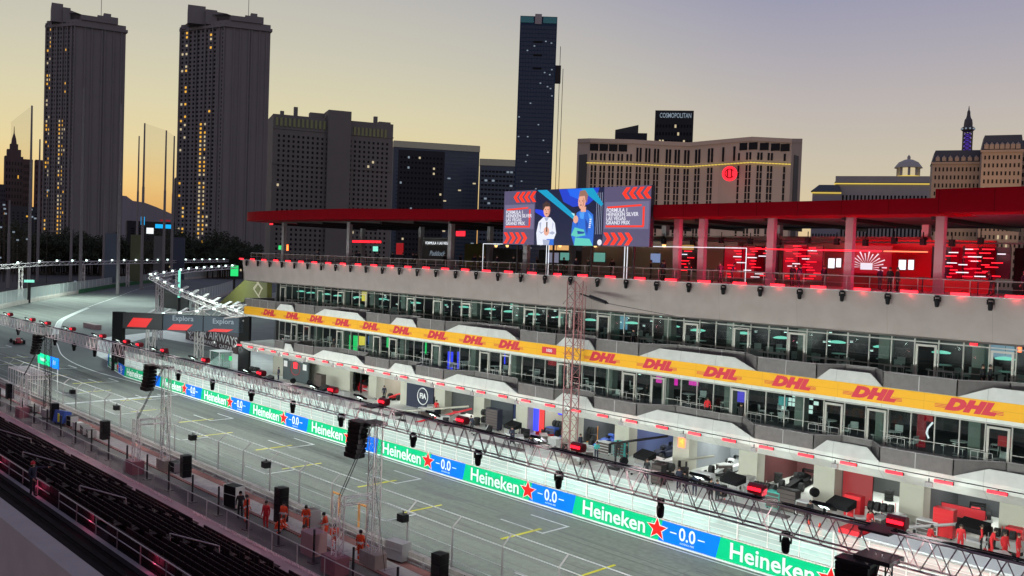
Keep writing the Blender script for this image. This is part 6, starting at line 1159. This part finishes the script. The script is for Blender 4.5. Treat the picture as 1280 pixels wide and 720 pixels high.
def ex_a(o, w_, H_, m_): MB().box(-.5, w_ + .5, -.6, 12, H_ - 9, H_ - .5).build('pale_crown', mat('aria_crown', (.62, .60, .42), .6), o)
block(488, 597, 178, 1300, (.09, .11, .14), 'wide dark blue glass hotel with a pale top band', .1, 40, 22, 30, .8, .35, (E_['cool'], E_['lit']), .03, extra=ex_a, top=14, seed=7, dark=mat('blue_glass', (.06, .09, .13), .25))
block(494, 552, 188, 1150, (.028, .028, .034), 'near black tower in front of the blue glass hotel', .0, 26, 12, 22, .5, .4, (E_['lit'], E_['cool']), .06, seed=8)
block(596, 644, 199, 1250, (.10, .12, .15), 'lower blue grey glass block left of the blue tower', .0, 30, 10, 22, .7, .4, (E_['cool'],), .05, extra=ex_a, top=14, seed=9)
# slender blue tower
def ex_b(o, w_, H_, m_):
    MB().box(.5, w_ * .36, -.5, -.1, H_ - 6, H_ - .6).build('crown_glass', mat('crown_teal', (.05, .28, .30), .3), o); MB().box(w_ * .62, w_ - .5, -.5, -.1, H_ - 6, H_ - .6).build('crown_glass', bpy.data.materials['crown_teal'], o); MB().box(w_ * .4, w_ * .58, -.6, 4, H_ - 7, H_ + 2).build('crown_box', M['grey'], o)
    r = random.Random(4); b = MB()
    for k in range(46): x = r.random() * w_ * .94; z = r.random() ** 1.2 * H_ * .95; b.box(x, x + 1.4, -.35, -.05, z, z + 1.0)
    b.build('lit_window', E_['cool'], o)
    b = MB(); b.bar((w_ + 4, 5, 0), (w_ + 4, 5, H_ - 25), .35); b.bar((w_ + 7, 5, 0), (w_ + 7, 5, H_ - 45), .35); b.box(w_ - 1, w_ + 5, 2, 8, H_ * .755, H_ * .82); b.build('construction_hoist', M['blackm'], o)
    b = MB(); [b.box(w_ * .5 - 4, w_ * .5 + 4, -.4, -.1, z, z + 1.6) for z in (H_ * .9, H_ * .85, H_ * .8)]; b.build('louvre', M['black'], o)
block(640, 686, 20, 820, (.012, .035, .085), 'slender dark blue glass skyscraper with an outside hoist on its right', 0, 36, 12, 60, .92, .8, (), 0, extra=ex_b, name='skyscraper', cat='skyscraper', dark=mat('navy_glass', (.008, .026, .065), .25), top=8)
# curved beige hotel with red round sign
H2 = empty('curved_hotel', (0, 0, 0), label='curved beige hotel with dark window slits, a gold line and a red round sign', cat='hotel'); D2 = 760
cm = mat('hotel_beige', (.38, .325, .28), .8, noise=.05, scale=.05); xs2 = [722, 738, 792, 826, 862, 900, 940, 990, 1003]; ys2 = [176, 175.5, 177, 179, 180.5, 177, 173.5, 176, 176]; dd2 = [770, 760, 762, 778, 785, 778, 762, 756, 775]
tops = [gd(x, y, d) for x, y, d in zip(xs2, ys2, dd2)]; hh = sum(p.z for p in tops) / len(tops)
wl = MB()
for p, q in zip(tops[:-1], tops[1:]): wl.quad((p.x, p.y, 0), (q.x, q.y, 0), (q.x, q.y, q.z), (p.x, p.y, p.z)); wl.quad((p.x, p.y, p.z), (q.x, q.y, q.z), (q.x * 1.05, q.y * 1.05, q.z), (p.x * 1.05, p.y * 1.05, p.z))
wl.build('wall', cm, H2)
par = MB()
for p, q in zip(tops[:-1], tops[1:]): par.extr([p * .998 + V((0, 0, -1.5)), q * .998 + V((0, 0, -1.5)), q * .998 + V((0, 0, 1.8)), p * .998 + V((0, 0, 1.8))], (q - p).cross(V((0, 0, 1))).normalized() * -1.5)
par.build('cornice', cm, H2)
def slit(px, w_, t0, t1, seg=1, mi=None):
    for i in range(len(xs2) - 1):
        if xs2[i] <= px < xs2[i + 1]: break
    t = (px - xs2[i]) / (xs2[i + 1] - xs2[i]); p = tops[i].lerp(tops[i + 1], t); d = (tops[i + 1] - tops[i]).normalized(); n_ = V((d.y, -d.x, 0)).normalized() * .6
    if n_.dot(V((p.x, p.y, 0))) > 0: n_ = -n_
    b = MB(); H_ = p.z; zz = H_ * t1
    for s_ in range(seg):
        z0 = H_ * (t0 + (t1 - t0) * (s_ + .06) / seg); z1 = H_ * (t0 + (t1 - t0) * (s_ + .94) / seg); a = V((p.x, p.y, 0)) - d * w_ / 2 + n_ * .8; c = V((p.x, p.y, 0)) + d * w_ / 2 + n_ * .8; b.quad((a.x, a.y, z0), (c.x, c.y, z0), (c.x, c.y, z1), (a.x, a.y, z1)); b.quad((a.x, a.y, z0), (a.x, a.y, z1), (a.x - n_.x, a.y - n_.y, z1), (a.x - n_.x, a.y - n_.y, z0)); b.quad((c.x, c.y, z0), (c.x, c.y, z1), (c.x - n_.x, c.y - n_.y, z1), (c.x - n_.x, c.y - n_.y, z0))
    b.build('window_strip', M['winblack'] if mi is None else mi, H2)
zt = .72
for px in list(range(741, 792, 11)): slit(px + 0, 1.6, 0, .83, 18); slit(px + 4.5, 1.6, 0, .83, 18); slit(px, 1.6, .86, .915, 1); slit(px + 4.5, 1.6, .86, .915, 1)
for px in (797, 808, 819, 834, 845, 857, 871, 887): slit(px, 1.6, 0, .83, 18); slit(px + 4, 1.6, 0, .83, 18); slit(px, 1.8, .855, .965, 1); slit(px + 4, 1.8, .855, .965, 1)
for px in (905,): slit(px, 1.8, .855, .965, 1); slit(px + 14, 1.8, .855, .965, 1)
for px in (925, 935, 939, 949, 953, 962, 966, 982): slit(px, 1.6, 0, .83, 18); slit(px, 1.6, .86, .915, 1)
for px in (743, 755, 767, 779, 930, 942, 956, 970, 982): slit(px, 7.0, .925, .98, 1)
for px in (730, 996): slit(px, 9, 0, .96, 1, mat('dark_flank', (.05, .05, .055), .6))
gl = MB()
for px in range(736, 991, 4):
    for i in range(len(xs2) - 1):
        if xs2[i] <= px < xs2[i + 1]: break
    t = (px - xs2[i]) / (xs2[i + 1] - xs2[i]); p = tops[i].lerp(tops[i + 1], t); gl.cbox(V((p.x * .998, p.y * .998, p.z * .84)), 1.7, 1.7, .7)
gl.build('gold_light_line', E_['gold'], H2)
p = gd(912, 217, 752); sg = MB(); rr = gd(912, 320, 752); d = V((p.x, p.y, 0)).normalized(); rt = V((d.y, -d.x, 0)); up_ = V((0, 0, 1))
so2 = empty('round_sign', (0, 0, 0)); so2.parent = H2
sg.extr([p + rt * 6 * math.cos(t * math.pi / 10) + up_ * 6 * math.sin(t * math.pi / 10) for t in range(20)], d * .8); sg.build('round_sign', E_['redsoft'], H2); bpy.data.objects.remove(so2)
sg = MB(); q = p - d * 1.2
sg.path([q + rt * 3.6 * math.cos(t * .5 + .6) + up_ * 3.6 * math.sin(t * .5 + .6) for t in range(11)], .45); sg.path([q - rt * 2 + up_ * 3.4, q - rt * 1.6, q - rt * 1.8 - up_ * 3], .5); sg.path([q + rt * 1.4 + up_ * 3, q + rt * 1.4 - up_ * 2.6], .5); sg.build('sign_mark', mat('sign_dark', (.12, .0, .0), .6), H2)
# tower with lettering behind, and its slanted neighbour
def ex_c(o, w_, H_, m_):
    text('COSMOPOLITAN', 9.2, E_['cool'], o, (w_ * .53, -1.2, H_ - 7.2), sx=.60, off=.1, ext=.2); b = MB()
    for k in range(14): b.box(-2.5, w_ + 2.5, -1, 20, H_ * .35 + k * 6.3, H_ * .35 + k * 6.3 + 1.6)
    b.build('balcony_slab', mat('balcony_dark', (.03, .03, .035), .7), o)
block(812, 860, 138, 1250, (.022, .022, .028), 'dark balconied tower with white roof lettering behind the curved hotel', 0, 30, 12, 20, .6, .4, (E_['lit'],), .10, extra=ex_c, top=16, seed=12)
o = block(763, 803, 166, 1350, (.03, .03, .038), 'dark slanted roof tower left of the lettered tower', 0, 30, 6, 12, .5, .3, (E_['lit'],), .02, seed=13)
w_ = wid(763, 803, 1350); H_ = ht(783, 166, 1350); MB().extr([(0, 0, H_), (w_ * .72, 0, H_), (w_ * .72, 0, H_ + 12), (0, 0, H_ + 4)], (0, 28, 0)).build('slanted_top', M['dark2'], o)
# arcaded hotel with lantern
def ex_l(o, w_, H_, m_):
    MB().box(-1, w_ + 1, -1, 30, H_ - 8, H_ - 7).build('gold_cornice', E_['gold'], o)
    b = MB(); b.extr([(-1, -1, H_ - 6.8), (w_ + 1, -1, H_ - 6.8), (w_ * .98, 10, H_), (w_ * .03, 10, H_)], (0, 18, 0)); b.build('roof', mat('slate_roof', (.07, .075, .09), .7), o)
    x = w_ * .77; b = MB(); b.lathe([(11, H_ - 3), (11, H_ + 1), (9.5, H_ + 1.2)], (x, 12, 0), 12); b.build('lantern_base', E_['gold'], o); b = MB()
    for k in range(8): t = k * math.pi / 4; b.cbox((x + 9.5 * math.cos(t), 12 + 9.5 * math.sin(t), H_ + 1), 2.2, 2.2, 8)
    b.build('lantern_arch', m_, o); MB().lathe([(6.8, H_ + 1), (6.8, H_ + 9)], (x, 12, 0), 10).build('lantern_light', E_['lit'], o); MB().lathe([(13, H_ + 9), (12, H_ + 10.5), (9, H_ + 14.5), (4, H_ + 17), (1.5, H_ + 17.5), (1.5, H_ + 20), (.1, H_ + 22)], (x, 12, 0), 14).build('dome', m_, o)
block(1040, 1160, 220, 950, (.42, .39, .37), 'grey arcaded hotel with gold cornice and a lit domed lantern', 0, 30, 24, 1, .5, .9, (), 0, extra=ex_l, top=14, seed=15)
def ex_w(o, w_, H_, m_): MB().extr([(-1.5, -1.5, H_), (w_, -1.5, H_), (w_ - 2, 8, H_ + 7), (6, 8, H_ + 7)], (0, 16, 0)).build('roof', bpy.data.materials['slate_roof'], o); MB().box(-1, w_, -1.2, -.4, H_ - 2.2, H_ - 1.2).build('gold_cornice', E_['gold'], o)
block(1012, 1048, 239, 940, (.34, .32, .36), 'low side wing of the arcaded hotel with a hipped roof', 0, 24, 9, 3, .5, .5, (), 0, extra=ex_w, seed=16)
# mansard hotels
def mans(px0, px1, pe, pt, D, lab, seed, cols, rws, dep=26):
    def ex(o, w_, H_, m_):
        t = ht((px0 + px1) / 2, pt, D) - H_; b = MB(); n = len(b.v); a = [(-.5, -.8), (w_ + .5, -.8), (w_ + .5, dep), (-.5, dep)]; i_ = w_ * .055; c_ = [(i_, 3), (w_ - i_ * .6, 3), (w_ - i_ * .6, dep - 3), (i_, dep - 3)]
        for k in range(4): j = (k + 1) % 4; b.quad((*a[k], H_), (*a[j], H_), (*c_[j], H_ + t), (*c_[k], H_ + t))
        b.quad(*[(*q, H_ + t) for q in c_]); b.build('mansard_roof', mat('mansard%d' % seed, (.045, .05, .07), .6), o)
        for k in range(7): x = w_ * (.1 + .13 * k); d = MB(); d.box(x - 1.3, x + 1.3, -1.4, 3, H_ + 1, H_ + t * .38); d.lathe([(1.5, 0), (.1, 1.6)], (x, 0, H_ + t * .38), 8); d.build('dormer', m_, o)
        MB().box(-1, w_ + 1, -1.3, 0, H_ - 1.2, H_ + .4).build('cornice', m_, o); MB().box(-.6, w_ + .6, -.8, 0, H_ * .62, H_ * .62 + 1).build('cornice', m_, o)
    return block(px0, px1, pe, D, (.30, .25, .22), lab, .05, dep, cols, rws, .42, .5, (E_['lit'],), .02, extra=ex, seed=seed, top=2)
mans(1160, 1222, 203, 187, 720, 'warm beige hotel wing with dark mansard roof left of the lattice spire', 31, 12, 16); mans(1221, 1272, 188, 168, 700, 'taller warm beige hotel block with dark mansard roof at the right', 32, 9, 18); mans(1262, 1330, 190, 174, 730, 'warm beige hotel block cut by the right edge of the picture', 33, 10, 18)
for px, pw_ in ((1180, 1), (1240, .8), (1275, 1.3)): p = gd(px, 240, 640); lamp('AREA', p, gd(px, 205, 715), 9000 * pw_, (1, .58, .30), 12, name='facade_uplight')
for px in (760, 840, 930): p = gd(px, 290, 640); lamp('AREA', p, gd(px, 215, 770), 22000, (1, .72, .6), 20, name='facade_uplight')
# lattice spire tower
D3 = 860; org, rz = frame(1202, D3, 0); o = empty('lattice_spire', org, rz, 'iron lattice tower top with purple light and round gallery rising behind the mansard hotel', 'tower'); zz = lambda py: ht(1202, py, D3)
hw = lambda px: wid(1202, 1202 + px, D3)
b = MB()
for a, c, w0, w1 in ((230, 205, hw(8.5), hw(7)), (205, 186, hw(7), hw(5.5)), (186, 165, hw(5.5), hw(5.6))):
    z0, z1 = zz(a), zz(c); n = 4
    for sx_ in (-1, 1):
        for sy_ in (-1, 1): b.bar((sx_ * w0, sy_ * w0, z0), (sx_ * w1, sy_ * w1, z1), .9, 4)
    for k in range(n):
        t0, t1 = k / n, (k + 1) / n; wa, wb = w0 + (w1 - w0) * t0, w0 + (w1 - w0) * t1; za, zb_ = z0 + (z1 - z0) * t0, z0 + (z1 - z0) * t1
        for s_ in (-1, 1): b.bar((-wa, s_ * wa, za), (wb, s_ * wb, zb_), .45, 3); b.bar((wa, s_ * wa, za), (-wb, s_ * wb, zb_), .45, 3); b.bar((s_ * wa, -wa, za), (s_ * wb, wb, zb_), .45, 3); b.bar((-wa, s_ * wa, za), (wa, s_ * wa, za), .4, 3)
b.build('lattice_leg', mat('iron_brown', (.10, .09, .10), .6, .4), o)
MB().lathe([(hw(4.5), zz(190)), (hw(4.0), zz(167))], n=8).build('purple_light', E_['purple'], o)
MB().lathe([(hw(6), zz(165)), (hw(8.4), zz(163)), (hw(8.4), zz(160)), (hw(6), zz(158.5))], n=16).build('gallery', bpy.data.materials['iron_brown'], o)
MB().lathe([(hw(5.6), zz(159)), (hw(5.6), zz(155)), (hw(4.8), zz(150)), (hw(3.2), zz(148)), (hw(2.2), zz(144)), (hw(2), zz(140)), (hw(.9), zz(138)), (hw(.4), zz(133))], n=12).build('spire_top', bpy.data.materials['iron_brown'], o)
for k in range(10): t = k * math.pi / 5; MB().cbox((hw(8.4) * math.cos(t), hw(8.4) * math.sin(t), zz(162.5)), 1.2, 1.2, 1.2).build('gallery_lamp', E_['cool'], o)
# far left skyscraper group (brownish, stepped)
for i, (px0, px1, pt, D, col, lab, extra_) in enumerate(((4, 27, 185, 1500, (.10, .06, .06), 'brown art deco tower with a stepped spire at far left', 1), (27, 39, 199, 1500, (.11, .06, .055), 'slim brown tower right of the spired tower', 0), (42, 62, 200, 1480, (.11, .06, .055), 'broad brown block beside the first tall tower', 0), (-12, 6, 230, 1450, (.06, .05, .06), 'low dark block at the left edge', 0), (12, 48, 258, 1200, (.04, .045, .055), 'low blue grey block below the brown towers', 0), (217, 229, 222, 1200, (.05, .055, .065), 'narrow dark block left of the second tall tower', 0), (158, 222, 277, 900, (.03, .03, .035), 'long low dark building below the mountain', 0))):
    def exs(o, w_, H_, m_):
        b = MB(); b.box(w_ * .12, w_ * .88, 2, 20, H_, H_ + 10); b.box(w_ * .28, w_ * .72, 4, 18, H_ + 10, H_ + 18); b.lathe([(w_ * .16, H_ + 18), (w_ * .12, H_ + 26), (w_ * .03, H_ + 34), (.3, H_ + 44)], (w_ / 2, 10, 0), 8); b.build('stepped_crown', m_, o)
    block(px0, px1, pt + (0 if not extra_ else 10), D, col, lab, .05, 24, 6, 14, .4, .5, (E_['amber'],), .02, extra=exs if extra_ else None, seed=40 + i, name='far_tower', cat='tower')
# dark low city blocks along the horizon
r7 = random.Random(77)
for i in range(26):
    px = 20 + i * 52 + r7.uniform(-15, 15); D = r7.uniform(680, 800); pw_ = r7.uniform(24, 60); h_ = r7.uniform(9, 15 if 300 < px < 1200 else 12)
    org, rz = frame(px, D, r7.uniform(-.2, .2)); o = empty('low_building', org, rz, 'low dark flat roofed building on the dusky horizon', 'building', 'low dark buildings on the horizon'); MB().box(0, pw_, 0, 20, 0, h_).build('wall', M['dark2'], o)
    b = MB(); [b.box(x, x + 1.2, -.1, .1, 2.5, 4.2) for x in [2 + 3.5 * k for k in range(int(pw_ / 3.6))] if r7.random() < .35]
    if b.v: b.build('lit_window', E_['lit'], o)
# ------------------------------------------------------------ trees
lm = mat('leaf_dark', (.035, .045, .022), .8, noise=.4, scale=.4)
def tree_proto(seed, h, rad, palm=False):
    r = random.Random(seed); o = empty('tree'); b = MB(); b.bar((0, 0, 0), (r.uniform(-.3, .3), 0, h * .5), .35, 7, r2=.22)
    for k in range(5): t = r.uniform(0, 6.28); b.bar((0, 0, h * .4), (math.cos(t) * rad * .6, math.sin(t) * rad * .6, h * r.uniform(.6, .85)), .14, 5, r2=.05)
    b.build('trunk', mat('bark', (.05, .035, .025), .9) if 'bark' not in bpy.data.materials else bpy.data.materials['bark'], o); c = MB(); cl_ = [(r.gauss(0, rad * .42), r.gauss(0, rad * .42), h * r.uniform(.5, .92), rad * r.uniform(.25, .45)) for _ in range(13)]
    for k in range(1500):
        cx, cy, cz, cr = r.choice(cl_); d = V((r.gauss(0, 1), r.gauss(0, 1), r.gauss(0, 1))).normalized() * cr * r.uniform(.55, 1.05); p = V((cx, cy, cz)) + d; a = V((r.gauss(0, 1), r.gauss(0, 1), r.gauss(0, 1))).normalized() * .32; e = a.cross(V((r.gauss(0, 1), r.gauss(0, 1), r.gauss(0, 1)))).normalized() * .2; c.quad(p - a, p - e, p + a, p + e)
    c.build('crown', lm, o); return o
TP = [tree_proto(s, h, rd) for s, h, rd in ((1, 11, 4.2), (2, 14, 5), (3, 9, 4.4), (4, 12, 3.6))]; n = 0
for i in range(130):
    px = -25 + i * 3.1 if i < 105 else r7.uniform(-20, 330); D = r7.uniform(570, 640)
    p = gd(px, 320, D); c = TP[n] if n < 4 else copy_tree(TP[i % 4]); n += 1; c.location = (p.x, p.y, 0); c.rotation_euler = (0, 0, r7.uniform(0, 6)); s_ = r7.uniform(1.25, 2.1); c.scale = (s_, s_, s_); tag(c, 'dark leafy tree in the belt of trees behind the far bend', 'tree', 'trees behind the far bend')
